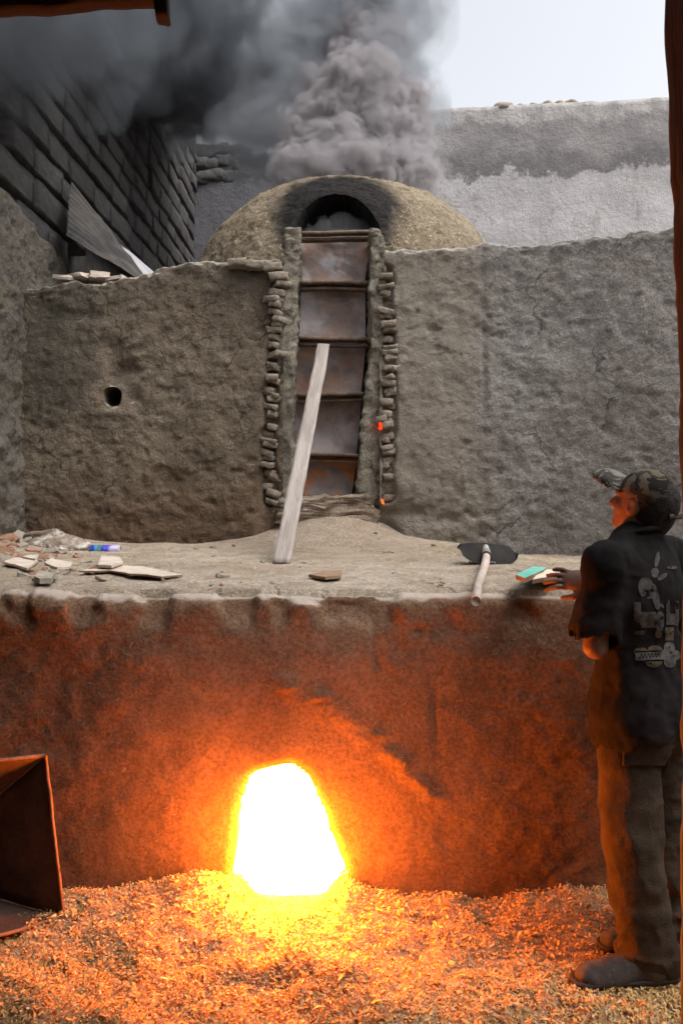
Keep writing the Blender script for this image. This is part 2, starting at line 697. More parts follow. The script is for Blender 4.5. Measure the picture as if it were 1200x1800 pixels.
col = t.mix(t.math('MULTIPLY', lft, 0.86), col, t.mix(t.noise(3, 5), (0.07, 0.07, 0.08), (0.13, 0.13, 0.145)))
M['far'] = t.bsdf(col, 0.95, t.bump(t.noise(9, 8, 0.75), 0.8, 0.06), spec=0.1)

t = NT('quarry_stone')
oi = t.n('ShaderNodeObjectInfo')
col = t.mix(t.ramp(t.noise(5, 6, 0.7), 0.35, 0.65), (0.08, 0.077, 0.078), (0.135, 0.13, 0.128))
col = t.mix(t.math('MULTIPLY', oi.outputs['Random'], 0.5), col, (0.055, 0.050, 0.050))
col = t.mix(t.ramp(t.noise(30, 4, 0.7), 0.6, 0.75, 0, 0.3), col, (0.17, 0.155, 0.14))
M['stone'] = t.bsdf(col, 0.95, t.bump(t.noise(28, 8, 0.75), 0.9, 0.03), spec=0.1)
M['stone_back'] = plain('dark_joint', (0.03, 0.028, 0.027), (0.06, 0.055, 0.05), 6, 0.95, 0.6, 20)

t = NT('old_rubble')
oi = t.n('ShaderNodeObjectInfo')
col = t.mix(t.ramp(t.noise(14, 6, 0.7), 0.35, 0.65), (0.27, 0.235, 0.19), (0.38, 0.34, 0.29))
col = t.mix(t.ramp(oi.outputs['Random'], 0.72, 0.78, 0, 0.7), col, (0.40, 0.23, 0.15))
col = t.mix(t.ramp(t.noise(60, 3, 0.6), 0.5, 0.75, 0, 0.35), col, (0.15, 0.12, 0.09))
M['rubble'] = t.bsdf(col, 0.95, t.bump(t.noise(60, 6, 0.7), 0.7, 0.01), spec=0.1)

M['rubble_red'] = plain('red_brick_bits', (0.27, 0.13, 0.075), (0.36, 0.21, 0.14), 16, 0.95, 0.6, 60)
t = NT('kiln_brick')
oi = t.n('ShaderNodeObjectInfo')
col = t.mix(t.ramp(t.noise(25, 5, 0.7), 0.35, 0.65), (0.21, 0.175, 0.135), (0.31, 0.27, 0.22))
col = t.mix(t.math('MULTIPLY', oi.outputs['Random'], 0.35), col, (0.15, 0.11, 0.085))
M['brick'] = t.bsdf(col, 0.95, t.bump(t.noise(70, 6, 0.7), 0.9, 0.012), spec=0.1)


def rust_panel(name, ash, orange, seed):
    t = NT(name)
    v = t.map((1, 1, 1), loc=(seed * 3.7, seed * 1.3, seed * 2.1))
    base = t.mix(t.ramp(t.noise(4, 6, 0.65, vec=v), 0.36, 0.64), (0.115, 0.088, 0.082), (0.19, 0.14, 0.115))
    r1 = t.ramp(t.noise(4.5, 7, 0.7, vec=v, dist=0.7), 0.48, 0.66)
    base = t.mix(t.math('MULTIPLY', r1, 0.6), base, (0.20, 0.115, 0.075))
    base = t.mix(t.math('MULTIPLY', t.ramp(t.noise(2.6, 7, 0.6, vec=v, dist=0.3), 0.46, 0.60), ash), base, (0.30, 0.29, 0.30))
    base = t.mix(t.math('MULTIPLY', t.ramp(t.noise(4.5, 5, 0.6, vec=v, dist=1.4), 0.47, 0.51), orange), base, (0.28, 0.10, 0.032))
    base = t.mix(t.math('MULTIPLY', t.ramp(t.noise(5, 5, 0.6, vec=v, dist=0.6), 0.56, 0.68), 0.55), base, (0.07, 0.055, 0.058))
    base = t.mix(t.ramp(t.noise(60, 4, 0.7, vec=v), 0.6, 0.75, 0, 0.35), base, (0.06, 0.04, 0.035))
    n = t.bump(t.noise(40, 6, 0.7, vec=v), 0.5, 0.008)
    n = t.bump(t.noise(6, 2, 0.5, vec=v), 0.5, 0.05, n)
    return t.bsdf(base, 0.62, n, 0.15, spec=0.4)


M['panel'] = [rust_panel('panel_steel_%d' % i, a, o, i) for i, (a, o) in enumerate(((0.85, 0.1), (0.6, 0.1), (0.35, 0.25), (0.45, 0.05), (0.05, 1.0)))]
M['bar'] = plain('bar_iron', (0.09, 0.06, 0.045), (0.17, 0.12, 0.085), 14, 0.7, 0.5, 60, 0.3)
M['rust'] = plain('rusty_iron', (0.05, 0.032, 0.027), (0.085, 0.052, 0.041), 7, 0.75, 0.5, 50, 0.2)
M['rust_edge'] = plain('rusty_rim', (0.16, 0.09, 0.06), (0.25, 0.15, 0.10), 18, 0.8, 0.6, 70, 0.2)
M['roofwood'] = plain('charred_board', (0.009, 0.006, 0.0055), (0.018, 0.011, 0.010), 9, 0.85, 0.8, 30, stretch=(0.3, 1, 1))
M['post'] = plain('dark_post_wood', (0.02, 0.012, 0.01), (0.045, 0.026, 0.019), 16, 0.85, 0.9, 34, stretch=(1, 1, 0.12))
M['shed'] = plain('shed_plaster', (0.10, 0.075, 0.06), (0.16, 0.12, 0.10), 3, 0.95, 0.5, 20)
M['earth'] = plain('earth', (0.13, 0.10, 0.075), (0.20, 0.16, 0.12), 3, 0.95, 0.7, 25)
M['plank'] = plain('dusty_plank', (0.25, 0.215, 0.19), (0.36, 0.32, 0.29), 9, 0.9, 0.8, 40, stretch=(2.5, 1, 0.35))
M['handle'] = plain('bare_wood', (0.36, 0.29, 0.24), (0.48, 0.41, 0.36), 16, 0.75, 0.4, 50, stretch=(1, 0.2, 1))
M['board'] = plain('pale_board', (0.50, 0.42, 0.33), (0.60, 0.53, 0.44), 12, 0.85, 0.3, 50)
M['board_edge'] = plain('board_side', (0.20, 0.13, 0.08), (0.27, 0.18, 0.12), 30, 0.9, 0.3, 60)
M['slab'] = plain('pale_slab', (0.42, 0.35, 0.29), (0.53, 0.46, 0.39), 11, 0.9, 0.4, 50)
M['teal'] = plain('teal_paint', (0.10, 0.35, 0.29), (0.15, 0.43, 0.36), 22, 0.75, 0.3, 60)
M['blade'] = plain('black_iron', (0.007, 0.006, 0.0055), (0.016, 0.013, 0.011), 12, 0.85, 0.4, 40, 0.0)
M['ferrule'] = plain('worn_iron', (0.22, 0.20, 0.19), (0.33, 0.31, 0.29), 25, 0.55, 0.3, 60, 0.5)
M['corrugated'] = plain('grey_sheet', (0.035, 0.033, 0.033), (0.085, 0.075, 0.068), 5, 0.8, 0.3, 30, 0.1)
M['white_sheet'] = plain('pale_sheet', (0.30, 0.30, 0.31), (0.40, 0.40, 0.41), 6, 0.8, 0.2, 30)
t = NT('bag_film')
col = t.mix(t.ramp(t.noise(13, 4, 0.6, vec=t.map((0.5, 1, 2))), 0.5, 0.72), (0.20, 0.155, 0.115), (0.60, 0.58, 0.55))
M['bag'] = t.bsdf(col, 0.3, t.bump(t.noise(26, 4, 0.6, dist=0.8), 0.8, 0.02), spec=0.6)
M['wall_straw'] = plain('grey_straw', (0.20, 0.165, 0.115), (0.30, 0.25, 0.18), 30, 0.85, 0.1, 60)
M['straw'] = plain('loose_straw', (0.36, 0.29, 0.18), (0.50, 0.42, 0.28), 30, 0.85, 0.1, 60)
M['cloth'] = plain('trouser_cloth', (0.026, 0.016, 0.009), (0.048, 0.031, 0.018), 7, 0.95, 0.5, 160)
t = NT('shirt_cloth')
col = t.mix(t.ramp(t.noise(6, 6, 0.65), 0.4, 0.7), (0.007, 0.006, 0.006), (0.018, 0.015, 0.016))
col = t.mix(t.ramp(t.noise(2.2, 5, 0.6, vec=t.map((1, 1, 0.8))), 0.5, 0.75, 0, 0.55), col, (0.05, 0.043, 0.043))
M['shirt'] = t.bsdf(col, 0.95, t.bump(t.noise(220, 3, 0.6), 0.3, 0.004), spec=0.1)
M['print'] = plain('faded_print', (0.035, 0.032, 0.03), (0.10, 0.094, 0.088), 28, 0.9, 0.2, 120)
M['print_tan'] = plain('faded_tan_print', (0.045, 0.034, 0.02), (0.09, 0.068, 0.042), 28, 0.9, 0.2, 120)
M['skin'] = plain('skin', (0.13, 0.065, 0.042), (0.18, 0.092, 0.06), 18, 0.6, 0.2, 120)
M['hair'] = plain('hair', (0.012, 0.009, 0.008), (0.025, 0.02, 0.018), 60, 0.8, 0.6, 150)
t = NT('camouflage')
v = t.map((1, 1, 1))
col = t.mix(t.ramp(t.noise(22, 3, 0.5, dist=0.8), 0.47, 0.51), (0.035, 0.032, 0.025), (0.10, 0.085, 0.06))
col = t.mix(t.ramp(t.noise(17, 3, 0.5, vec=t.map((1, 1, 1), loc=(3, 4, 5)), dist=0.8), 0.55, 0.58), col, (0.015, 0.013, 0.012))
M['cap'] = t.bsdf(col, 0.9, t.bump(t.noise(200, 3), 0.3, 0.004), spec=0.1)
t = NT('camouflage_visor')
col = t.mix(t.ramp(t.noise(24, 4, 0.6, dist=0.8), 0.44, 0.52), (0.045, 0.04, 0.036), (0.15, 0.14, 0.125))
M['visor'] = t.bsdf(col, 0.9, t.bump(t.noise(200, 3), 0.3, 0.004), spec=0.1)
M['shoe'] = plain('dusty_shoe', (0.035, 0.028, 0.026), (0.07, 0.06, 0.054), 16, 0.8, 0.3, 80)
M['sole'] = plain('shoe_sole', (0.02, 0.016, 0.014), (0.04, 0.032, 0.028), 20, 0.85, 0.3, 60)

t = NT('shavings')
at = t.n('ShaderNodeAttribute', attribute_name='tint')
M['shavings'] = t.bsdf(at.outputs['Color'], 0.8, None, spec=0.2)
M['shavings_bed'] = plain('shavings_bed', (0.32, 0.22, 0.13), (0.46, 0.34, 0.21), 45, 0.95, 1.0, 110)


def emit(name, col, s):
    t = NT(name)
    e = t.n('ShaderNodeEmission')
    e.inputs[0].default_value = (*col, 1)
    e.inputs[1].default_value = s
    t.l(e.outputs[0], t.out.inputs[0])
    return t.m


FIRE = 125.0
M['fire'] = emit('flame', (1.0, 0.20, 0.012), FIRE)
M['ember'] = emit('ember', (1.0, 0.03, 0.005), 1.4)
M['ember_o'] = emit('ember_orange', (1.0, 0.16, 0.02), 0.9)


def smoke_mat(name, albedo, density, noise=None, step=1.0):
    t = NT(name)
    t.m.cycles.volume_step_rate = step
    pv = t.n('ShaderNodeVolumePrincipled')
    pv.inputs['Color'].default_value = (*albedo, 1)
    pv.inputs['Absorption Color'].default_value = (0, 0, 0, 1)
    pv.inputs['Anisotropy'].default_value = 0.0
    pv.inputs['Density'].default_value = density
    if noise:
        sc, a, b = noise
        f = t.ramp(t.noise(sc, 4, 0.62, dist=0.7), a, b, 0.0, density)
        t.l(f, pv.inputs['Density'])
    t.l(pv.outputs[0], t.out.inputs['Volume'])
    return t.m


PALE, GREY, DARK, BLACK = (0.53, 0.505, 0.52), (0.44, 0.465, 0.50), (0.20, 0.22, 0.245), (0.10, 0.10, 0.11)
M['smoke_light0'] = smoke_mat('pale_smoke_fringe', PALE, 6.0, (4.5, 0.42, 0.70), 0.3)
M['smoke_light1'] = smoke_mat('pale_smoke', PALE, 24.0, (6.0, 0.42, 0.68), 0.2)
M['smoke_light2'] = smoke_mat('pale_smoke_core', PALE, 16.0, (5.0, 0.36, 0.56), 0.25)
M['smoke_grey0'] = smoke_mat('grey_smoke_fringe', GREY, 2.2, (1.5, 0.38, 0.66), 0.4)
M['smoke_grey1'] = smoke_mat('grey_smoke', GREY, 3.2, (1.6, 0.42, 0.62), 0.4)
M['smoke_grey2'] = smoke_mat('grey_smoke_core', GREY, 2.0, (2.6, 0.40, 0.60), 0.4)
M['smoke_dark0'] = smoke_mat('dark_smoke_fringe', DARK, 1.0, (1.5, 0.38, 0.62), 0.5)
M['smoke_dark1'] = smoke_mat('dark_smoke', DARK, 2.6, (1.6, 0.38, 0.62), 0.5)
M['smoke_black0'] = smoke_mat('black_smoke_fringe', BLACK, 1.6, (1.6, 0.40, 0.62), 0.5)
M['smoke_black1'] = smoke_mat('black_smoke', BLACK, 4.5, (1.6, 0.36, 0.60), 0.5)
M['haze_glare'] = smoke_mat('added_glare_haze', (0.9, 0.88, 0.86), 0.022)
M['smoke_wisp'] = smoke_mat('thin_smoke', (0.80, 0.82, 0.86), 0.9)

# ------------------------------------------------------------------ the setting: ground, shed, yard walls
gx, gy = np.meshgrid(np.linspace(-60, 60, 25), np.linspace(-60, 60, 25), indexing='ij')
tag(obj('ground', np.column_stack([gx.ravel(), gy.ravel(), np.full(gx.size, -0.03)]), grid_faces(25, 25), M['earth']), kind='structure')

YW, ZL = 3.1, 1.25            # front face of the furnace, height of its ledge


def wall_y(X, Z):
    """distance of the front face of the furnace wall"""
    return YW - 0.02 * sstep(X, 0.5, 1.3) + 0.03 * sstep(-X, 0.7, 1.7) + 0.04 * (0.6 - Z)


def ledge_z(X, Y):
    z = ZL + 0.02 * sstep(X, 0.4, 0.8)
    z = z + 0.27 * np.exp(-((X + 0.05) / 0.50) ** 2 - ((Y - 5.75) / 0.55) ** 2)
    z = z - 0.09 * sstep(X, 0.6, 1.3) * sstep(Y, 3.6, 5.0)
    z = z + 0.05 * np.exp(-((X + 2.0) / 0.35) ** 2) * sstep(Y, 3.8, 4.6)
    return z + 0.018 * fbm(np.stack([X * 3, Y * 3, 0 * X], -1), 4, 0.5, 5)


# front wall + ledge in one sweep of a rounded profile
nu = 330
us = np.linspace(-2.5, 2.7, nu)
prof = []
for z in np.linspace(-0.08, 1.17, 110):
    prof.append((0.0, z, -1.0, 0.0))
for a in np.linspace(0, math.pi / 2, 9)[1:]:
    prof.append((0.07 - 0.07 * math.cos(a), 1.17 + 0.07 * math.sin(a), -math.cos(a), math.sin(a)))
n_lip = len(prof)
for y in np.linspace(0.09, 2.75, 120):
    prof.append((y, 1.24, 0.0, 1.0))
prof = np.array(prof)
nv = len(prof)
X = np.repeat(us[:, None], nv, 1)
PY, PZ, NY, NZ = [np.repeat(prof[None, :, k], nu, 0) for k in range(4)]
Z = PZ.copy()
Y = wall_y(X, np.minimum(Z, 1.2)) + PY
lz = ledge_z(X, Y)
w = sstep(PZ, 1.0, 1.2) * 1.0
Z = Z + (lz - 1.24) * np.where(np.arange(nv)[None, :] >= n_lip, sstep(PY, 0.0, 0.35), 0) + 0.0
q = np.stack([X, Y * 1.0, Z], -1)
d = 0.028 * fbm(q * 2.2, 3, 0.45, 3) * (0.05 + 0.7 * sstep(np.hypot(X + 0.2, Z - 0.35), 0.7, 1.6)) + (0.007 * fbm(q * np.array([9, 9, 9]), 4, 0.6, 8) + 0.0035 * fbm(q * 36, 3, 0.6, 9)) * (0.4 + 0.6 * sstep(np.hypot(X + 0.2, Z - 0.35), 0.6, 1.0))
d += 0.022 * fbm(np.stack([X * 5.5, 0 * X, Z * 2], -1), 3, 0.5, 21) * sstep(PZ, 1.0, 1.2) * (NZ < 0.99)   # ragged lip
# crumbled lip: bites out of the edge
bite = sstep(fbm(np.stack([X * 7, 0 * X, Z * 5], -1), 3, 0.5, 33), 0.12, 0.4) * sstep(PZ, 1.06, 1.2) * (NZ < 0.999)
d -= 0.032 * bite
d += 0.035 * fbm(np.stack([X * 2.6, 0 * X, 0 * X], -1), 3, 0.55, 61) * sstep(PZ, 0.95, 1.2) * (NZ < 0.99)


def ridge(pts, width, height):
    sd = np.full(X.shape, 1e9)
    for (a, b) in zip(pts[:-1], pts[1:]):
        a, b = np.array(a), np.array(b)
        e = b - a
        tt = np.clip(((X - a[0]) * e[0] + (Z - a[1]) * e[1]) / (e @ e), 0, 1)
        sd = np.minimum(sd, np.hypot(X - a[0] - tt * e[0], Z - a[1] - tt * e[1]))
    return height * np.exp(-(sd / width) ** 2)


def pz(px, py, Y0=YW):
    v = P(px, py, Y0)
    return (v[0], v[2])


rm = ridge([pz(345, 1275), pz(420, 1215), pz(500, 1195), pz(590, 1225), pz(680, 1290), pz(770, 1395)], 0.12, 0.003)
rm2 = ridge([pz(500, 1200), pz(580, 1240), pz(690, 1320), pz(775, 1420)], 0.035, 0.010)
lump = sstep(fbm(q * np.array([14, 14, 20]), 3, 0.6, 44), -0.25, 0.5)
d += (rm + rm2 * (0.35 + lump)) * (NY < -0.5)
d -= ridge([pz(775, 1330), pz(770, 1400), pz(790, 1480)], 0.05, 0.004) * (NY < -0.5)
d -= ridge([pz(655, 1080), pz(662, 1170)], 0.010, 0.008) + ridge([pz(760, 1200), pz(768, 1330)], 0.010, 0.006)
Y = Y + NY * d
Z = Z + NZ * d * 0.6
hole = smooth_poly([pz(404, 1545), pz(409, 1490), pz(414, 1440), pz(428, 1392), pz(445, 1364), pz(470, 1347), pz(500, 1343),
                    pz(526, 1344), pz(542, 1364), pz(558, 1400), pz(574, 1445), pz(592, 1495), pz(608, 1533), pz(612, 1560), pz(612, 1610), pz(400, 1610)], 1)
hole = rough_poly(hole, 0.016, 14, 3)
front = np.arange(nv)[None, :] < n_lip
front = np.repeat(front, nu, 0)
sd, bx, bz = poly_sd(X, Z, hole)
cell = 0.0125
sn = (np.abs(sd) < 0.6 * cell) & front
X = np.where(sn, bx, X)
Z = np.where(sn, bz, Z)
# a worn, rounded mouth
Y = Y + np.where(front, 0.012 * np.exp(-(np.maximum(sd, 0) / 0.015) ** 2), 0)
V = np.stack([X, Y, Z], -1).reshape(-1, 3)
F = grid_faces(nu, nv)
cx, cz = V[F, 0].mean(1), V[F, 2].mean(1)
jj = (F[:, 0] % nv)
sdc, _, _ = poly_sd(cx, cz, hole)
cut = (sdc < 0) & (jj < n_lip - 2)
isfront = jj < n_lip - 3
furnace = obj('furnace_wall', V, F[isfront & ~cut], M['clay'])
tag(furnace, 'low clay furnace wall with a glowing fire mouth at its foot', 'furnace')
tag(obj('ledge', V, F[~isfront], M['dust']), kind='structure')
tv, tf = tunnel(F[isfront & ~cut], F[cut], V, (0, 1, 0), [(0.05, 1.0), (0.14, 1.02), (0.26, 1.06), (0.45, 1.15)], 0.01)
obj('fire_tunnel', tv, tf, M['clay'], furnace)

# the flames that fill the mouth: tongues licking out of the opening
hg = 70
hx0, hx1, hz0, hz1 = hole[:, 0].min(), hole[:, 0].max(), hole[:, 1].min(), hole[:, 1].max()
FX, FZ = np.meshgrid(np.linspace(hx0 - 0.02, hx1 + 0.02, hg), np.linspace(hz0 - 0.02, hz1 + 0.02, hg), indexing='ij')
fsd, _, _ = poly_sd(FX, FZ, hole)
dep = sstep(-fsd, 0.02, 0.20)
FY = YW + 0.11 - 0.05 * sstep(FZ, hz0 + 0.22, hz0 + 0.05) - 0.26 * dep - 0.03 * fbm(np.stack([FX * 9, 0 * FX, FZ * 4], -1), 3, 0.5, 2) * np.clip(dep, 0, 1)
fire = tag(obj('fire', np.stack([FX, FY, FZ], -1).reshape(-1, 3), grid_faces(hg, hg), M['fire']),
           'blazing white-hot fire filling the arched mouth of the clay wall', 'fire')

# unseen shed and yard walls round the camera, set to block low sky light
V, F = box_arr(-2.62, 0.9, 1.58, 0.24, 7.8, 3.16)
tag(obj('side_wall', V, F, M['shed']), kind='structure')
V, F = box_arr(3.4, 1.0, 1.35, 0.24, 8.0, 2.7)
tag(obj('side_wall', V, F, M['shed']), kind='structure')
V, F = box_arr(2.0, -3.12, 1.58, 9.4, 0.24, 3.16)
tag(obj('back_wall', V, F, M['shed']), kind='structure')

roof = empty('shed_roof', (0, 0, 2.9))
V, F = block(24, 20, 1, 5.4, 5.5, 0.10, 0.1, 0.012, 3, 5)
obj('roof_deck', V + np.array([-0.6, -0.70, 3.235]), F, M['roofwood'], roof)
V, F = block(16, 6, 1, 3.0, 0.62, 0.08, 0.1, 0.012, 3, 7)
obj('roof_shade_panel', V + np.array([-1.85, 2.25, 3.30]), F, M['roofwood'], roof)  # unseen extra roof panel, added to keep daylight off the left floor
a, b = P(-420, 44, 1.88), P(292, 8, 1.88)
L = np.linalg.norm(b - a)
V, F = block(60, 3, 4, L, 0.05, 0.10, 0.15, 0.010, 9, 6)
V[:, 2] += 0.012 * fbm(np.column_stack([V[:, 0] * 7, V[:, 0] * 0, V[:, 0] * 0]), 3, 0.6, 4)
ang = math.atan2(b[2] - a[2], b[0] - a[0])
R = np.array([[math.cos(ang), 0, -math.sin(ang)], [0, 1, 0], [math.sin(ang), 0, math.cos(ang)]])
obj('eave_board', V @ R.T + (a + b) / 2 + np.array([0, 0, 0.055]), F, M['roofwood'], roof)
V, F = block(4, 3, 4, 0.035, 0.06, 0.06, 0.2, 0.006, 20, 8)
obj('board_end', V + P(286, 12, 1.84), F, M['roofwood'], roof)
tag(roof, 'dark charred roof edge jutting in at the upper corner', 'roof')

pts = [P(1190, 2150, 1.44), P(1194, 1400, 1.44), P(1197, 1000, 1.44), P(1183, 500, 1.44), P(1163, 0, 1.44), P(1156, -240, 1.44)]
rows = []
zz_ = np.linspace(0.0, 2.92, 120)
edge_x = np.interp(zz_, [p_[2] for p_ in pts], [p_[0] for p_ in pts])
V, F = block(10, 10, 119, 0.16, 0.16, 2.92, 0.06, 0.006, 14, 12)
V[:, 2] += 1.46
V[:, 0] += np.interp(V[:, 2], zz_, edge_x) + 0.08
V[:, 0] += 0.004 * fbm(np.column_stack([V[:, 0] * 2, V[:, 1] * 2, V[:, 2] * 18]), 3, 0.6, 14)
V[:, 1] += 1.36
tag(obj('wooden_post', V, F, M['post']), 'rough dark wooden post standing beside the watching man', 'post')


# ------------------------------------------------------------------ kiln body: mud walls
YB = 5.5


def mud_wall(name, x0, x1, top_pts, yfun, mat, seed, label, hole_poly=None, extra=None, base=1.0, thick=0.4):
    nu_ = int((x1 - x0) / 0.014)
    us = np.linspace(x0, x1, nu_)
    tx = [(p_[0] - 600) * YB / FPX for p_ in top_pts]
    tz = [CAM_Z + (HOR - p_[1]) * YB / FPX for p_ in top_pts]
    top = np.interp(us, tx, tz) + 0.02 * fbm(np.column_stack([us * 5, us * 0, us * 0]), 4, 0.6, seed)
    nf, nl, nt = 165, 7, 16
    sv = np.linspace(0, 1, nf)
    X = np.repeat(us[:, None], nf + nl + nt, 1)
    Z = np.zeros_like(X)
    Yo = np.zeros_like(X)
    NY = np.zeros_like(X)
    NZ = np.zeros_like(X)
    r = 0.045
    Z[:, :nf] = base + (top[:, None] - r - base) * sv[None, :]
    NY[:, :nf] = -1
    for i, a in enumerate(np.linspace(0, math.pi / 2, nl + 1)[1:]):
        Z[:, nf + i] = top - r + r * math.sin(a)
        Yo[:, nf + i] = r - r * math.cos(a)
        NY[:, nf + i] = -math.cos(a)
        NZ[:, nf + i] = math.sin(a)
    for i, t_ in enumerate(np.linspace(0, 1, nt + 1)[1:]):
        Z[:, nf + nl + i] = top - 0.25 * max(0, t_ - 0.8)
        Yo[:, nf + nl + i] = r + t_ * thick
        NZ[:, nf + nl + i] = 1
    Y = yfun(X, Z) + Yo
    q = np.stack([X, Y, Z], -1)
    d = 0.028 * fbm(q * 2.1, 4, 0.55, seed) + 0.014 * fbm(q * 9, 4, 0.6, seed + 5) + 0.008 * fbm(q * 30, 3, 0.65, seed + 9)
    d += -0.015 * sstep(fbm(q * np.array([5, 5, 7]), 4, 0.6, seed + 13), 0.25, 0.6)
    d += -0.010 * sstep(fbm(q * 15, 3, 0.6, seed + 21), 0.3, 0.6) + 0.007 * sstep(fbm(q * np.array([6, 6, 8]), 4, 0.6, seed + 23), 0.2, 0.35)
    edge = sstep(Z, top[:, None] - 0.22, top[:, None] - 0.02)
    d += edge * 0.03 * fbm(q * np.array([8, 8, 12]), 4, 0.65, seed + 17)
    if extra:
        d += extra(X, Z) * (NY < -0.5)
    Y = Y + NY * d
    Z = Z + NZ * d
    nvv = nf + nl + nt
    F = grid_faces(nu_, nvv)
    cutm = np.zeros(len(F), bool)
    if hole_poly is not None:
        sd, bx, bz = poly_sd(X, Z, hole_poly)
        sn = (np.abs(sd) < 0.009) & (NY < -0.9)
        X = np.where(sn, bx, X)
        Z = np.where(sn, bz, Z)
    V = np.stack([X, Y, Z], -1).reshape(-1, 3)
    if hole_poly is not None:
        sdc, _, _ = poly_sd(V[F, 0].mean(1), V[F, 2].mean(1), hole_poly)
        cutm = (sdc < 0) & ((F[:, 0] % nvv) < nf - 3)
    o = obj(name, V, F[~cutm], mat)
    tag(o, label, 'wall')
    if hole_poly is not None:
        tv, tf = tunnel(F[~cutm], F[cutm], V, (0, 1, 0), [(0.06, 1), (0.2, 1), (0.35, 0.7), (0.36, 0.02)], 0.012, 3)
        obj('vent_hole', tv, tf, M['soot'] if False else mat, o)
    return o


def gauss(X, Z, px, py, sx, sy, h):
    c = pz(px, py, YB)
    return h * np.exp(-((X - c[0]) / (sx * YB / FPX)) ** 2 - ((Z - c[1]) / (sy * YB / FPX)) ** 2)


LCOL = [(492, 506), (486, 600), (478, 690), (475, 780), (476, 880)]
RCOL = [(677, 476), (682, 600), (684, 700), (680, 790), (681, 872)]


def groove(X, Z, pts, w, h):
    sd = np.full(X.shape, 1e9)
    for a, b in zip(pts[:-1], pts[1:]):
        a, b = np.array(pz(*a, YB)), np.array(pz(*b, YB))
        e = b - a
        t_ = np.clip(((X - a[0]) * e[0] + (Z - a[1]) * e[1]) / (e @ e), 0, 1)
        sd = np.minimum(sd, np.hypot(X - a[0] - t_ * e[0], Z - a[1] - t_ * e[1]))
    sd = sd + 0.02 * fbm(np.stack([X * 9, 0 * X, Z * 14], -1), 3, 0.6, 19)
    return -h * sstep(-sd, -w, -w * 0.6)


def left_y(X, Z):
    y = YB + 0.0 * X
    y = y + 0.14 * sstep(X, -0.62, -0.40) * sstep(1.95 - Z, 0.0, 0.7)     # foot curves back into the door bay
    return y - 0.10 * sstep(Z, 3.4, 1.4)


def left_extra(X, Z):
    e = -gauss(X, Z, 210, 655, 26, 30, 0.07) - gauss(X, Z, 195, 610, 24, 16, 0.035) - gauss(X, Z, 160, 558, 45, 14, 0.03)
    e += -gauss(X, Z, 240, 700, 12, 16, 0.03) + gauss(X, Z, 195, 728, 30, 8, 0.02) - gauss(X, Z, 75, 560, 30, 60, 0.03)
    e += gauss(X, Z, 100, 640, 30, 50, 0.02) + gauss(X, Z, 400, 900, 60, 60, 0.03) - gauss(X, Z, 300, 480, 30, 8, 0.02)
    return e + groove(X, Z, LCOL, 0.058, 0.045)


putlog = rough_poly(smooth_poly([pz(183, 680, YB), pz(216, 680, YB), pz(218, 717, YB), pz(186, 716, YB)], 2), 0.006, 30, 5)
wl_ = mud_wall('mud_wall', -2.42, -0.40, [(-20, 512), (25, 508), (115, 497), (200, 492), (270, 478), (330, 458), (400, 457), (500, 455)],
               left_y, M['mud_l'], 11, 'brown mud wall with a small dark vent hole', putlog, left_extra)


def right_y(X, Z):
    y = YB + 0.0 * X - 0.10 * sstep(Z, 3.4, 1.4)
    y = y + 0.12 * sstep(-X, -0.45, -0.27) * sstep(1.75 - Z, 0.0, 0.5)
    y = y - 0.014 * sstep(X + 0.05 * vnoise(np.stack([X * 0, X * 0, Z * 5], -1), 4), 0.96, 1.02)
    return y - 0.30 * sstep(X, 1.0, 2.4)


def right_extra(X, Z):
    e = -gauss(X, Z, 848, 600, 4, 240, 0.012) + gauss(X, Z, 760, 800, 40, 60, 0.02)
    e += -gauss(X, Z, 715, 900, 28, 14, 0.05) - gauss(X, Z, 780, 910, 22, 10, 0.03)
    return e + groove(X, Z, RCOL, 0.058, 0.045)


wr_ = mud_wall('mud_wall', 0.262, 2.9, [(664, 436), (700, 436), (760, 432), (845, 428), (1000, 424), (1175, 420), (1500, 430)],
               right_y, M['mud_r'], 41, 'grey mud wall behind the shovel, to the right of the panels', None, right_extra)
# a back for the kiln platform so that no light leaks below the dome
V, F = box_arr(0.2, 7.75, 1.9, 5.2, 3.3, 1.8)
tag(obj('kiln_platform', V, F, M['mud_l']), kind='structure')

# stacked brick ends that line the two sides of the panel bay
bvar = [mesh_from('brick', *block(5, 3, 3, 0.095, 0.16, 0.042, 0.12, 0.022, 16, s), M['brick']) for s in range(8)]


def brick_column(parent, pts, n, yoff, lean):
    ys = np.linspace(0, 1, n)
    cx_ = np.interp(ys, np.linspace(0, 1, len(pts)), [p_[0] for p_ in pts])
    cy_ = np.interp(ys, np.linspace(0, 1, len(pts)), [p_[1] for p_ in pts])
    for k in range(n):
        if rng.random() < 0.06:
            continue
        p_ = P(cx_[k] + rng.normal(0, 2.5), cy_[k] + rng.normal(0, 2.0), YB + yoff + rng.normal(0, 0.018))
        o = link('brick', bvar[int(rng.integers(8))])
        o.location = p_
        o.rotation_euler = (rng.normal(0, 0.12), lean + rng.normal(0, 0.14), rng.normal(0, 0.25))
        s = rng.uniform(0.7, 1.15)
        o.scale = (s, 1, rng.uniform(0.85, 1.1))
        o.parent = parent


brick_column(wl_, LCOL, 34, 0.012, 0.16)
brick_column(wr_, [(677, 476), (682, 600), (684, 700), (680, 790), (681, 872)], 37, 0.012, -0.06)
for k, (px_, py_) in enumerate(((418, 466), (450, 468), (480, 472), (490, 490))):
    o = link('brick', bvar[k])
    o.location = P(px_, py_, YB - 0.02)
    o.scale = (1.3, 1, 1.2)
    o.parent = wl_

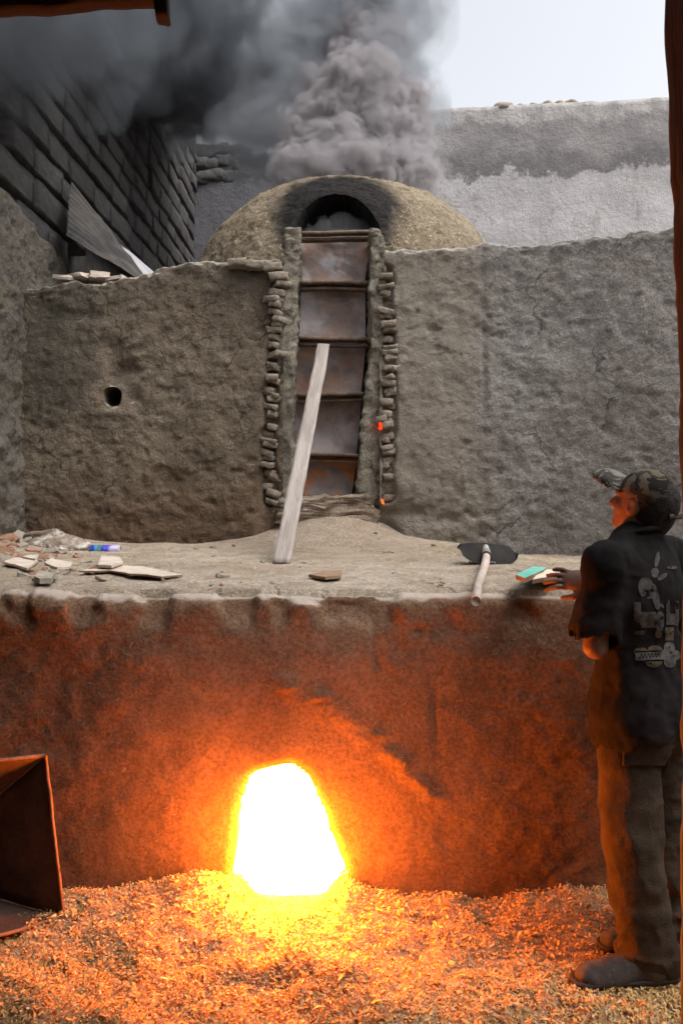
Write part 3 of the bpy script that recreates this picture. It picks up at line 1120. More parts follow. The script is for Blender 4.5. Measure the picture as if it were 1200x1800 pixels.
# ------------------------------------------------------------------ the panelled door of the kiln
YD = 5.62
door = empty('kiln_door', P(580, 885, YD))
rows = [(410, 523, 658), (498, 526, 648), (595, 520, 650), (693, 514, 642), (800, 508, 634), (870, 530, 626)]
lean = lambda py: YD + 0.10 * (870 - py) / 460.0
for i in range(5):
    y0, y1 = rows[i][0], rows[i + 1][0]
    l0, r0 = (rows[i][1] + 4, rows[i][2] - 6)
    l1, r1 = (rows[i + 1][1] + 5, rows[i + 1][2] - 8)
    n1, n2 = 22, 18
    V = []
    for a in np.linspace(0, 1, n1):
        for b in np.linspace(0, 1, n2):
            py = y0 + 2 + (y1 - y0 - 1) * b
            px = (l0 + (l1 - l0) * b) * (1 - a) + (r0 + (r1 - r0) * b) * a
            bow = 0.035 * math.sin(math.pi * a) * math.sin(math.pi * b)
            V.append(P(px, py, lean(py) + 0.05 * (1 - b) + bow - 0.02))
    V = np.array(V)
    V[:, 1] += 0.008 * fbm(V * 7 + i * 9, 3, 0.5, i)
    back = V + np.array([0, 0.012, 0])
    F1 = grid_faces(n1, n2, True)
    Fa = np.concatenate([F1, F1[:, ::-1] + len(V)])
    obj('metal_panel', np.concatenate([V, back]), Fa, M['panel'][i], door)
for i in range(5):
    y0, l0, r0 = rows[i]
    for dz, hgt, out in ((0.0, 0.024, 0.085), (-0.046, 0.018, 0.05)):
        a, b = P(l0, y0, lean(y0) - out), P(r0, y0, lean(y0) - out)
        L = b[0] - a[0]
        V, F = block(16, 2, 2, L, 0.07, hgt, 0.15, 0.003, 12, 20 + i)
        V[:, 2] += 0.006 * np.sin(V[:, 0] * 6 + i * 2) + V[:, 0] * random.uniform(-0.012, 0.012)
        obj('crossbar', V + (a + b) / 2 + np.array([0, 0, dz]), F, M['bar'], door)
# backing behind the panels
V, F = box_arr(*(P(580, 655, 5.88)), 0.56, 0.06, 1.85)
obj('door_backing', V, F, M['soot'], door)


def jamb(pts, seed, y0=5.47, y1=5.80, rough=1.0, name='jamb', mat='mortar'):
    """mud-plastered upright beside the panels: (pixel x, pixel y, half width)"""
    V, F = block(7, 7, 130, 2, 2, 2, 0.06, 0.0, 1, seed)
    t_ = (1 - V[:, 2]) / 2
    k = np.linspace(0, 1, len(pts))
    px, py, hw = [np.interp(t_, k, [p_[i_] for p_ in pts]) for i_ in range(3)]
    yy = y0 + (V[:, 1] + 1) / 2 * (y1 - y0)
    W = np.column_stack([(px - 600 + V[:, 0] * hw) * YB / FPX, yy, CAM_Z + (HOR - py) * YB / FPX])
    n3 = np.column_stack([fbm(W * 10 + 7 * a, 4, 0.6, seed + a) for a in range(3)])
    n4 = np.column_stack([fbm(W * 34 + 7 * a, 3, 0.6, seed + a + 5) for a in range(3)])
    return obj(name, W + rough * (0.022 * n3 + 0.012 * n4), F, M[mat], door)


jamb([(514, 400, 9), (512, 420, 13), (510, 470, 15), (507, 540, 15), (505, 610, 16), (500, 690, 17), (497, 770, 18), (497, 840, 20), (500, 895, 24)], 61, rough=1.5)
jamb([(661, 402, 9), (662, 424, 13), (664, 470, 14), (661, 540, 12), (662, 610, 13), (660, 690, 18), (655, 770, 22), (652, 840, 25), (650, 895, 26)], 71, rough=1.5)
jamb([(582, 873, 56), (581, 882, 66), (580, 892, 84), (576, 905, 92), (570, 922, 86)], 81, 5.42, 5.85, 2.4, 'sill', 'dust')
tag(door, 'tall rusty metal panel door with iron crossbars below the dome', 'door')
for k, (px_, py_, w_, h_, mm) in enumerate(((669, 749, 7, 17, 'ember'), (672, 882, 5, 9, 'ember_o'))):
    V, F = block(4, 3, 6, w_ * 0.9 * YB / FPX, 0.03, h_ * 0.9 * YB / FPX, 0.4, 0.013, 30, 30 + k)
    o = obj('ember', V + P(px_, py_, YB - 0.065 - 0.02 * k), F, M[mm])
    tag(o, ('red glowing ember in a gap beside the panel door' if k == 0 else 'tiny orange ember low beside the foot of the panel door'), 'ember')

# ------------------------------------------------------------------ dome
DC, DR = np.array([0.04, 7.36, 3.20]), np.array([1.43, 1.52, 1.17])
na, nb = 800, 220
th = np.linspace(0, 2 * math.pi, na, endpoint=False)
ph = np.linspace(-0.12, math.pi / 2, nb)
TH, PH = np.meshgrid(th, ph, indexing='ij')
n_ = np.stack([np.cos(PH) * np.sin(TH), -np.cos(PH) * np.cos(TH), np.sin(PH)], -1)
V = DC + n_ * DR
V = V + n_ * (0.03 * fbm(V * 2.5, 4, 0.5, 51) + 0.022 * fbm(V * 14, 4, 0.65, 52))[..., None]
arch = [P(*a_, 5.98) for a_ in ((512, 422), (517, 392), (530, 364), (552, 341), (581, 330), (608, 331), (633, 345), (652, 371), (667, 402), (670, 427))]
arch = rough_poly(smooth_poly([(a_[0], a_[2]) for a_ in arch], 1), 0.012, 12, 6)
fr = V[..., 1] < DC[1] - 0.4
sd, bx, bz = poly_sd(V[..., 0], V[..., 2], arch)
sn = (np.abs(sd) < 0.009) & fr
V[..., 0] = np.where(sn, bx, V[..., 0])
V[..., 2] = np.where(sn, bz, V[..., 2])
# hood: a rounded sooty roll of mud round the opening
V = V + (n_ * (np.where(fr, 0.012 * np.exp(-((sd - 0.05) / 0.05) ** 2), 0))[..., None])
Vf = V.reshape(-1, 3)
i, j = np.meshgrid(np.arange(na), np.arange(nb - 1), indexing='ij')
F = np.stack([i * nb + j, ((i + 1) % na) * nb + j, ((i + 1) % na) * nb + j + 1, i * nb + j + 1], -1).reshape(-1, 4)
sdc, _, _ = poly_sd(Vf[F, 0].mean(1), Vf[F, 2].mean(1), arch)
cutm = (sdc < 0) & (Vf[F, 1].mean(1) < DC[1] - 0.4)
dome = obj('kiln_dome', Vf, F[~cutm], M['thatch'])
tag(dome, 'straw and mud kiln dome with a sooty arched opening', 'kiln dome')
tv, tf = tunnel(F[~cutm], F[cutm], Vf, (0, 1, 0), [(0.05, 0.98), (0.15, 0.95), (0.4, 0.95), (0.7, 0.8)], 0.015, 4)
obj('arch_lining', tv, tf, M['soot'], dome)
# straw that sticks out of the dome


def straws(name, pts, nrm, length, width, mat, parent, seed, flat=0.25):
    r = np.random.default_rng(seed)
    n = len(pts)
    rd = r.normal(size=(n, 3))
    tdir = rd - (rd * nrm).sum(1)[:, None] * nrm
    tdir /= np.linalg.norm(tdir, axis=1)[:, None]
    tdir = tdir + nrm * r.uniform(0, flat, n)[:, None]
    side = np.cross(tdir, nrm)
    side /= np.linalg.norm(side, axis=1)[:, None]
    L = r.uniform(0.4, 1.0, n)[:, None] * length
    W = r.uniform(0.5, 1.2, n)[:, None] * width
    base = pts + nrm * 0.002
    mid = base + tdir * L * 0.5 + nrm * 0.2 * L * r.uniform(0, 0.5, n)[:, None]
    tip = base + tdir * L
    V = np.stack([base - side * W, base + side * W, mid + side * W, mid - side * W, tip], 1)
    o_ = np.arange(n)[:, None] * 5
    faces = np.concatenate([o_ + np.array([0, 1, 2]), o_ + np.array([0, 2, 3]), o_ + np.array([3, 2, 4])])
    me_o = obj(name, V.reshape(-1, 3), faces, mat, parent, smooth=False)
    tag(me_o, kind='stuff')
    return me_o


def sample(o, n, seed, keep=None):
    me = o.data
    k = len(me.vertices)
    co = np.empty(k * 3, np.float32)
    me.vertices.foreach_get('co', co)
    nr = np.empty(k * 3, np.float32)
    me.vertex_normals.foreach_get('vector', nr)
    co, nr = co.reshape(-1, 3).astype(float), nr.reshape(-1, 3).astype(float)
    used = np.zeros(k, bool)
    li = np.empty(len(me.loops), np.int32)
    me.loops.foreach_get('vertex_index', li)
    used[li] = True
    idx = np.nonzero(used & (keep(co) if keep else True))[0]
    r = np.random.default_rng(seed)
    c = r.choice(idx, n)
    return co[c] + r.normal(0, 0.006, (n, 3)) * 0.7, nr[c]


p_, n2_ = sample(dome, 9000, 1, lambda c: (c[:, 1] < 7.4) & (c[:, 2] > 3.1) & (np.hypot(c[:, 0] + 0.055, (c[:, 2] - 3.80)) > 0.52))
straws('straw', p_, n2_, 0.045, 0.0022, M['straw'], dome, 2)
p_, n2_ = sample(wl_, 1500, 3, lambda c: c[:, 1] < 5.6)
straws('straw', p_, n2_, 0.04, 0.0012, M['wall_straw'], wl_, 4)
p_, n2_ = sample(wr_, 1800, 5, lambda c: (c[:, 1] < 5.6) & (c[:, 0] < 2.4))
straws('straw', p_, n2_, 0.04, 0.0016, M['wall_straw'], wr_, 6)
p_, n2_ = sample(furnace, 1600, 7, lambda c: (np.abs(c[:, 0]) < 1.5) & (c[:, 2] > 0.1) & (np.hypot(c[:, 0] + 0.2, c[:, 2] - 0.35) > 0.42))
straws('straw', p_, n2_, 0.03, 0.0010, M['wall_straw'], furnace, 8)
# loose straw lying on the ledge near the shovel, and here and there
r = np.random.default_rng(9)
lx = np.concatenate([r.normal(0.75, 0.16, 700), r.normal(1.2, 0.12, 260), r.uniform(-2.0, 1.6, 900)])
ly = np.concatenate([r.normal(4.65, 0.22, 700), r.normal(4.55, 0.2, 260), r.uniform(3.3, 5.3, 900)])
pts = np.column_stack([lx, ly, ledge_z(lx, ly) + 0.012])
nn = np.tile(np.array([0.0, 0, 1]), (len(lx), 1))
tag(straws('loose_straw', pts, nn, 0.07, 0.0022, M['straw'], None, 11, 0.15), 'thin scatter of yellow straw on the dusty ledge', 'straw')

# ------------------------------------------------------------------ the far wall, the quarry-stone wall
XL = -2.26
YC = 12.4
fx = np.linspace(-2.6, 8.2, 220)
fz = np.linspace(0, 1, 110)
FXX, FS = np.meshgrid(fx, fz, indexing='ij')
ftop = np.where(fx < 1.0, 6.92 + 0.55 * sstep(fx, -0.9, 0.3), 7.47) + 0.03 * fbm(np.column_stack([fx * 4, fx * 0, fx * 0]), 4, 0.7, 3)
FZZ = ftop[:, None] * FS
FYY = YC - 0.11 * (FXX - 1.0) + 0.03 * fbm(np.stack([FXX * 1.5, FXX * 0, FZZ * 1.5], -1), 4, 0.6, 8) + 0.09 * sstep(FZZ, 6.4, 6.5) * 0
V = np.stack([FXX, FYY, FZZ], -1).reshape(-1, 3)
Vb = V + np.array([0, 0.45, 0])
F = grid_faces(220, 110)
n0 = len(V)
topi = np.arange(220) * 110 + 109
capf = np.column_stack([topi[:-1], topi[1:], topi[1:] + n0, topi[:-1] + n0])
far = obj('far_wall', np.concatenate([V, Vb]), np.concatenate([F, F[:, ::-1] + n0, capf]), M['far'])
tag(far, 'pale weathered plaster wall beyond the dome under the sky', 'wall')
rub = [mesh_from('stone', *block(4, 4, 4, 0.24, 0.22, 0.16, 0.45, 0.04, 6, s), M['rubble']) for s in range(6)]
for k, (px_, py_, s_) in enumerate(((852, 197, 0.9), (884, 191, 1.25), (914, 191, 0.8), (936, 188, 0.7), (958, 188, 1.0), (982, 186, 0.9), (1004, 184, 0.85), (900, 195, 0.8))):
    o = link('stone', rub[k % 6])
    o.location = P(px_, py_, 12.35 - 0.11 * (px_ - 700) / 113 + 0.2)
    o.rotation_euler = (0, 0, k * 1.7)
    o.scale = (s_, s_, s_ * 0.8)
    o.parent = far
# stones showing in the far wall where the plaster fell off
fvar = [mesh_from('stone', *block(5, 3, 4, 0.34, 0.2, 0.17, 0.2, 0.03, 6, 30 + s_), M['stone']) for s_ in range(5)]
for k in range(18):
    o = link('stone', fvar[k % 5])
    o.location = P(352 + 15 * (k % 6) + random.uniform(-5, 5), 268 + 22 * (k // 6) + random.uniform(-5, 5), 12.79)
    o.rotation_euler = (random.uniform(-.1, .1), random.uniform(-.12, .12), random.uniform(-.2, .2))
    o.parent = far

stone_wall = empty('stone_wall', (XL, 8, 0))
V, F = box_arr(XL - 0.36, 8.75, 3.35, 0.5, 7.3, 6.7)
obj('wall_core', V, F, M['stone_back'], stone_wall)
svar = [mesh_from('stone', *block(3, 8, 4, 0.22, 1.0, 1.0, 0.035, 0.016, 2.6, 90 + s), M['stone']) for s in range(10)]
ch = 0.25
zrow = 2.9
cnt = 0
while zrow < 6.88 and cnt < 300:
    hgt = ch * random.uniform(0.9, 1.1)
    yy = 5.35 + random.uniform(-0.3, 0.1)
    while yy < 12.35:
        ln = random.uniform(0.38, 0.75)
        if yy + ln > 12.36:
            ln = 12.36 - yy
        ym = yy + ln / 2
        spx, spy = 600 + FPX * XL / ym, HOR - FPX * (zrow + hgt / 2 - CAM_Z) / ym
        if ln > 0.12 and not (spx > 108 and spy > 400 and spx < 250 and spy > 400 + (spx - 108) * 0.55):
            o = link('stone', svar[random.randrange(10)])
            o.location = (XL - 0.10 + random.uniform(-0.014, 0.014), yy + ln / 2, zrow + hgt / 2)
            o.rotation_euler = (random.uniform(-0.02, 0.02), random.uniform(-0.05, 0.05), random.uniform(-0.04, 0.04))
            o.scale = (1, (ln - 0.012), (hgt - 0.022))
            o.parent = stone_wall
            o.matrix_parent_inverse = stone_wall.matrix_basis.inverted()
            cnt += 1
        yy += ln
    zrow += hgt
tag(stone_wall, 'soot-dark wall of rough grey stone blocks receding beside the dome', 'wall')

# rough plaster heaped against the near end of the stone wall
pyy, pzz = np.meshgrid(np.linspace(3.9, 6.62, 190), np.linspace(0, 1, 170), indexing='ij')
ptop = 3.60 - 0.13 * (pyy - 5.2) + 0.05 * fbm(np.stack([pyy * 4, 0 * pyy, 0 * pyy], -1), 3, 0.6, 5) - 1.2 * sstep(pyy, 6.40, 6.62)
pzz = 1.1 + (ptop - 1.1) * pzz
q = np.stack([0 * pyy + XL, pyy, pzz], -1)
pxx = XL + 0.10 + 0.05 * fbm(q * 2.2, 4, 0.6, 15) + 0.035 * fbm(q * 8, 4, 0.65, 16) + 0.012 * fbm(q * 30, 3, 0.6, 17) - 0.16 * sstep(pzz, ptop - 0.07, ptop) - 0.2 * sstep(pyy, 6.50, 6.62)
V = np.stack([pxx, pyy, pzz], -1).reshape(-1, 3)
F = grid_faces(190, 170)
Vb = V - np.array([0.3, 0, 0])
tag(obj('plaster_face', np.concatenate([V, Vb]), np.concatenate([F, F[:, ::-1] + len(V)]), M['mortar_d']), 'rough lumpy plaster covering the foot of the stone wall', 'plaster')

# corrugated sheet leaning on the stone wall, and the pale sheet beside it
A, B, Cc, D = P(126, 318, 6.45), P(115, 416, 6.0), P(240, 492, 5.98), P(254, 486, 6.6)
n1, n2 = 60, 20
V = []
nrm = np.cross(B - A, D - A)
nrm /= np.linalg.norm(nrm)
for a in np.linspace(0, 1, n1):
    for b in np.linspace(0, 1, n2):
        p_ = (A * (1 - a) + B * a) * (1 - b) + (D * (1 - a) + Cc * a) * b
        V.append(p_ + nrm * 0.008 * math.sin(a * 10 * 2 * math.pi))
V = np.array(V)
V += 0.035 * fbm(V * 3, 4, 0.6, 3)[:, None] * nrm
F = grid_faces(n1, n2)
tag(obj('corrugated_sheet', np.concatenate([V, V + nrm * 0.004]), np.concatenate([F, F[:, ::-1] + len(V)]), M['corrugated']),
    'grey corrugated metal sheet leaning on the stone wall', 'metal sheet')
A, B, Cc = P(212, 428, 6.8), P(243, 486, 6.5), P(276, 482, 6.9)
V = []
n1 = 10
for a in np.linspace(0, 1, n1):
    for b in np.linspace(0, 1, n1):
        V.append(A * (1 - a) + (B * (1 - b) + Cc * b) * a + np.array([0, 0.02 * math.sin(5 * a + 3 * b), 0]))
V = np.array(V)
F = grid_faces(n1, n1)
tag(obj('pale_sheet', np.concatenate([V, V + np.array([0, 0.006, 0])]), np.concatenate([F, F[:, ::-1] + len(V)]), M['white_sheet']),
    'pale triangular sheet beside the corrugated metal', 'sheet')
# stones on top of the brown wall
chipv = [mesh_from('stone', *block(4, 4, 2, 0.20, 0.18, 0.07, 0.1, 0.035, 7, 50 + s_), M['slab'], smooth=False) for s_ in range(4)]
for k, (px_, py_, s_) in enumerate(((118, 490, 0.5), (150, 488, 0.6), (172, 486, 0.55), (205, 488, 0.4))):
    o = link('stone', chipv[k])
    o.location = P(px_, py_ + 2, YB + 0.10)
    o.rotation_euler = (0, 0.1, k)
    o.scale = (s_ * 1.5, s_ * 1.5, s_ * 0.9)
    tag(o, ('pale flat stone on the brown wall, %s' % ('nearest the plaster heap', 'second from the plaster heap', 'third from the plaster heap', 'farthest from the plaster heap')[k]),
        'stone', 'stones on top of the brown wall')

# ------------------------------------------------------------------ smoke
def billow(name, blobs, mat, label, h, sub, seed, amp, k=0.04):
    r = np.random.default_rng(seed)
    B = []
    for (px, py, rp, Y) in blobs:
        c = P(px, py, Y)
        R = rp * Y / FPX
        B.append((c, R))
        for _ in range(sub):
            v = r.normal(size=3)
            v[1] -= 0.6
            v /= np.linalg.norm(v)
            R2 = R * r.uniform(0.28, 0.5)
            c2 = c + v * R * 0.92
            B.append((c2, R2))
            for _ in range(3):
                w = r.normal(size=3) + v
                w[1] -= 0.3
                w /= np.linalg.norm(w)
                R3 = R2 * r.uniform(0.3, 0.5)
                B.append((c2 + w * R2 * 0.95, R3))
    lo = np.min([c - R for c, R in B], 0) - 0.15
    hi = np.max([c + R for c, R in B], 0) + 0.15
    s = SDF(lo, hi, h)
    for c, R in B:
        s.cap(c, c, R, R, k if R > 0.1 else 0.02)
    s.warp(lambda X: amp * fbm(X * 5, 4, 0.6, seed) + amp * 0.5 * fbm(X * 14, 3, 0.6, seed + 4) + (2.6 * amp * fbm(X * 1.7, 4, 0.55, seed + 8) if h > 0.05 else 0), 0.2 if h < 0.05 else 0.6)
    F0 = s.F.copy()
    root = None
    for k_, (off, m_) in enumerate(mat):
        s.F = F0 + off
        V, F = s.mesh()
        o = obj(name if root is None else 'smoke_core', V, F, m_, root)
        if root is None:
            root = o
    tag(root, label, 'smoke', None, 'stuff')
    return root


billow('smoke', [(535, 300, 42, 7.6), (600, 300, 44, 7.45), (655, 300, 44, 7.45), (715, 312, 46, 7.7), (748, 300, 20, 8.1), (590, 250, 60, 7.9), (660, 250, 62, 8.0), (725, 258, 30, 8.1),
                 (540, 245, 45, 8.1), (640, 190, 64, 8.0), (585, 190, 52, 8.1), (700, 195, 46, 8.2), (628, 140, 46, 8.0), (572, 150, 30, 8.2), (690, 150, 34, 8.2), (610, 110, 26, 8.1), (660, 95, 36, 8.3), (625, 65, 34, 8.4), (680, 60, 26, 8.5)],
       [(-0.07, M['smoke_light0']), (0.0, M['smoke_light1']), (0.07, M['smoke_light2'])], 'dense pale grey smoke billowing straight off the kiln dome', 0.022, 20, 3, 0.06, 0.022)
billow('smoke', [(695, 120, 62, 8.4), (728, 195, 34, 8.5), (610, 60, 100, 8.8), (520, 110, 110, 8.9), (650, -40, 100, 8.8), (430, 60, 110, 9.0), (470, 190, 90, 8.8),
                 (500, 265, 62, 8.5), (430, 265, 45, 9.0), (400, -20, 110, 8.6), (390, 190, 60, 9.4), (360, 130, 60, 9.2), (345, 225, 36, 10.2), (540, 190, 70, 8.6), (705, 40, 50, 8.6)],
       [(-0.2, M['smoke_grey0']), (0.0, M['smoke_grey1']), (0.2, M['smoke_grey2'])], 'blue-grey smoke drifting up behind the pale plume', 0.06, 6, 5, 0.12, 0.12)
billow('smoke', [(310, 10, 110, 8.0), (220, -10, 130, 6.9), (90, 10, 130, 5.4), (-60, -20, 160, 4.9), (150, -110, 150, 6.2), (100, 85, 80, 5.6), (340, 60, 60, 8.4), (20, 110, 60, 5.0)],
       [(-0.2, M['smoke_dark0']), (0.05, M['smoke_dark1'])], 'dark slate smoke spreading over the top of the stone wall', 0.06, 6, 25, 0.12, 0.12)
billow('smoke', [(325, 195, 60, 9.6), (270, 160, 70, 8.4), (365, 222, 36, 9.9), (210, 110, 70, 7.2), (290, 90, 66, 8.6)],
       [(-0.12, M['smoke_black0']), (0.05, M['smoke_black1'])], 'black smoke hanging in the corner where two walls meet', 0.055, 6, 9, 0.10, 0.10)
billow('smoke', [(570, 408, 22, 6.15), (600, 402, 30, 6.2), (630, 408, 22, 6.15), (545, 414, 16, 6.12), (650, 414, 14, 6.12)],
       [(0.0, M['smoke_wisp'])], 'small white puff of smoke inside the arched opening', 0.014, 4, 13, 0.012, 0.02)

s = SDF((-1.1, 2.3, -0.02), (0.8, 3.12, 1.3), 0.05)
s.ell((-0.22, 3.05, 0.40), (0.80, 0.45, 0.78))
V, F = s.mesh()
tag(obj('smoke', V, F, M['haze_glare']), 'added thin haze imitating lens glare round the fire mouth', 'smoke', None, 'stuff')  # haze volume put in to imitate lens glare round the mouth

# ------------------------------------------------------------------ wood shavings
def heap_z(X, Y):
    z = 0.02 + 0.05 * sstep(Y, 2.9, 3.15) * 0
    def g(px, py, Yp, sx, sy, h):
        c = P(px, py, Yp)
        return h * np.exp(-((X - c[0]) / sx) ** 2 - ((Y - Yp) / sy) ** 2)
    z = z + g(60, 1650, 2.45, 0.34, 0.20, 0.075)
    z = z + g(330, 1600, 2.85, 0.28, 0.22, 0.085)
    z = z + g(200, 1750, 2.30, 0.22, 0.12, 0.05)
    z = z + g(560, 1640, 2.60, 0.20, 0.16, 0.045)
    z = z + g(680, 1760, 2.40, 0.16, 0.10, 0.05)
    wx = np.array([0, 120, 250, 330, 405, 450, 510, 565, 608, 660, 720, 850, 1000, 1200])
    wy = np.array([1585, 1572, 1552, 1548, 1546, 1562, 1572, 1560, 1542, 1568, 1578, 1578, 1562, 1560])
    z = z + np.interp(X, (wx - 600) * 3.1 / FPX, CAM_Z + (HOR - wy) * 3.1 / FPX - 0.03) * np.exp(-(np.minimum(Y - 3.08, 0) / 0.17) ** 2)
    q = np.stack([X, Y, 0 * X], -1)
    m_ = 1 - 0.85 * np.exp(-((X - 0.98) / 0.24) ** 2 - ((Y - 2.7) / 0.2) ** 2)
    m_ = m_ * (1 - 0.75 * np.exp(-((X + 0.2) / 0.35) ** 2 - ((Y - 3.1) / 0.2) ** 2))
    return z + 0.032 * (fbm(q * 2.6, 3, 0.5, 90, True) - 0.2) * m_ * sstep(-X, -0.5, 0.3) + (0.034 * fbm(q * 5.5, 4, 0.55, 77) + 0.018 * fbm(q * 17, 3, 0.6, 78)) * m_


bx_, by_ = np.meshgrid(np.linspace(-2.5, 2.6, 300), np.linspace(1.2, 3.5, 150), indexing='ij')
tag(obj('floor', np.column_stack([bx_.ravel(), by_.ravel(), heap_z(bx_, by_).ravel() - 0.006]), grid_faces(300, 150), M['shavings_bed']), kind='structure')
r = np.random.default_rng(21)
NCH = 105000
sx = r.uniform(-1.55, 1.75, NCH)
sy = np.sqrt(r.uniform(1.9 ** 2, 3.2 ** 2, NCH))
sy[:36000] = r.uniform(1.9, 2.7, 36000)
sz = heap_z(sx, sy)
c = np.column_stack([sx, sy, sz + r.uniform(-0.004, 0.010, NCH)])
yaw, pitch, roll = r.uniform(0, 2 * np.pi, NCH), r.normal(0, 0.5, NCH), r.normal(0, 0.5, NCH)
Lg = r.gamma(3.2, 0.0023, NCH) + 0.003
Lg[:3500] *= r.uniform(2.0, 4.0, 3500)
Wd = Lg * r.uniform(0.18, 0.6, NCH)
Wd[:3500] = Lg[:3500] * r.uniform(0.08, 0.2, 3500)
curl = r.uniform(0.2, 2.2, NCH)
ux = np.column_stack([np.cos(yaw) * np.cos(pitch), np.sin(yaw) * np.cos(pitch), np.sin(pitch)])
vx = np.column_stack([-np.sin(yaw) * np.cos(roll), np.cos(yaw) * np.cos(roll), np.sin(roll)])
wx = np.cross(ux, vx)
Vc = []
for k in range(4):
    s_ = k / 3 - 0.5
    a_ = s_ * curl
    Rr = (Lg / curl)
    pos = c + ux * (Rr * np.sin(a_))[:, None] + wx * (-(Rr * (1 - np.cos(a_))))[:, None]
    taper = (1.0, 1.0, 0.9, 0.55)[k]
    Vc.append(pos - vx * (Wd * 0.5 * taper)[:, None])
    Vc.append(pos + vx * (Wd * 0.5 * taper)[:, None])
V = np.stack(Vc, 1).reshape(-1, 3)
o_ = np.arange(NCH)[:, None] * 8
F = np.concatenate([o_ + np.array([0, 1, 3, 2]), o_ + np.array([2, 3, 5, 4]), o_ + np.array([4, 5, 7, 6])])
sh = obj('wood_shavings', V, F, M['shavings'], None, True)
tag(sh, 'heap of curled wood shavings covering the floor before the fire', 'wood shavings', None, 'stuff')
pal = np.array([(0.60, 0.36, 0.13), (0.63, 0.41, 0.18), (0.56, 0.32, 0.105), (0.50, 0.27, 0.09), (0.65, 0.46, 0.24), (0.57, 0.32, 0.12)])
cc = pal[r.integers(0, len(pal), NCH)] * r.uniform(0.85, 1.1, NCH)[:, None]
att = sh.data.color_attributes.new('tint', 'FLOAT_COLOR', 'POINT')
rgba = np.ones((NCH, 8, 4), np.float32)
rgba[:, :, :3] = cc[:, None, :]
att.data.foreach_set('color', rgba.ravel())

# ------------------------------------------------------------------ metal hopper at the left
hop = empty('metal_hopper', P(60, 1640, 2.9))


def sheet(name, corners, n, mat, parent, thick=0.006, bulge=0.006, seed=0):
    A, B, Cc, D = [np.asarray(c, float) for c in corners]
    nrm = np.cross(B - A, D - A)
    nrm /= np.linalg.norm(nrm)
    V = []
    for a in np.linspace(0, 1, n):
        for b in np.linspace(0, 1, n):
            V.append((A * (1 - a) + B * a) * (1 - b) + (D * (1 - a) + Cc * a) * b)
    V = np.array(V)
    V += (bulge * fbm(V * 6, 3, 0.5, seed))[:, None] * nrm
    F = grid_faces(n, n)
    bd = []
    idx = lambda i, j: i * n + j
    ring = [idx(i, 0) for i in range(n)] + [idx(n - 1, j) for j in range(1, n)] + [idx(i, n - 1) for i in range(n - 2, -1, -1)] + [idx(0, j) for j in range(n - 2, 0, -1)]
    m = len(V)
    for k in range(len(ring)):
        a, b = ring[k], ring[(k + 1) % len(ring)]
        bd.append((a, b, b + m, a + m))
    return obj(name, np.concatenate([V, V + nrm * thick]), np.concatenate([F[:, ::-1], F + m, np.array(bd)]), mat, parent)


TR, BR = P(80, 1328, 2.95), P(112, 1612, 2.96)
TL, BL = P(-150, 1352, 2.66), P(-150, 1690, 2.62)
iTR, iBR = P(-8, 1402, 3.02), P(-8, 1580, 3.04)
iTL, iBL = P(-170, 1412, 2.84), P(-170, 1600, 2.84)
sheet('side_panel', (TR, BR, iBR, iTR), 12, M['rust'], hop, seed=1)
sheet('top_panel', (TL, TR, iTR, iTL), 12, M['rust'], hop, seed=2)
sheet('bottom_panel', (BR, BL, iBL, iBR), 12, M['rust'], hop, seed=3)
sheet('back_panel', (iTL, iTR, iBR, iBL), 12, M['rust'], hop, seed=4)
for nm, a, b in (('rim', TL, TR), ('rim', TR, BR), ('rim', BR, BL), ('seam', TR, iTR), ('seam', BR, iBR)):
    m = np.linspace(0, 1, 14)[:, None]
    pts = a * (1 - m) + b * m
    pts = pts + 0.004 * np.column_stack([fbm(pts * 14 + 5 * k, 3, 0.5, k) for k in range(3)]) * (np.sin(np.pi * m))
    V, F = tube(pts, 0.0065 if nm == 'rim' else 0.004, 8)
    obj(nm, V, F, M['rust_edge'], hop)
tag(hop, 'open rusty sheet-metal hopper standing against the furnace wall', 'hopper')

# ------------------------------------------------------------------ things on the ledge
# leaning plank
a = P(494, 1002, 4.15)
a[2] = float(ledge_z(np.array(a[0]), np.array(4.15))) + 0.0
b = P(569, 606, 5.56)
L = np.linalg.norm(b - a)
ax = (b - a) / L
sd_ = np.array([1.0, 0, 0]) - ax[0] * ax
sd_ /= np.linalg.norm(sd_)
up_ = np.cross(sd_, ax)
V, F = block(5, 3, 60, 0.095, 0.026, L, 0.12, 0.003, 10, 17)
V[:, 0] *= 1 - 0.10 * (V[:, 2] / L + 0.5)
V[:, 0] += 0.004 * fbm(np.column_stack([V[:, 2] * 7, V[:, 0] * 0, V[:, 0] * 0]), 3, 0.6, 2)
Rm = np.stack([sd_, up_, ax], 1)
o = obj('plank', V, F, M['plank'])
o.matrix_world = Matrix.Translation(Vector((a + b) / 2)) @ Matrix(Rm.tolist()).to_4x4()
tag(o, 'long dusty wooden plank leaning on the panel door', 'plank')

# shovel
shv = empty('shovel', P(856, 990, 3.95))
m = np.linspace(0, 1, 16)[:, None]
pts = P(854.5, 978, 3.88) * (1 - m) + P(835, 1058, 2.62) * m
pts[:, 0] += 0.004 * np.sin(m[:, 0] * 7)
pts[:, 2] += 0.004 * np.sin(m[:, 0] * 9)
V, F = tube(pts, np.linspace(0.019, 0.0165, 16), 12)
obj('handle', V, F, M['handle'], shv)
V, F = tube([P(853, 962, 4.00), P(854.5, 974, 3.92), P(855, 980, 3.86)], [0.017, 0.024, 0.022], 12)
obj('socket', V, F, M['ferrule'], shv)
V, F = tube([P(854.6, 977, 3.885), P(854.5, 981, 3.845)], [0.0245, 0.024], 12)
obj('socket_ring', V, F, M['blade'], shv)
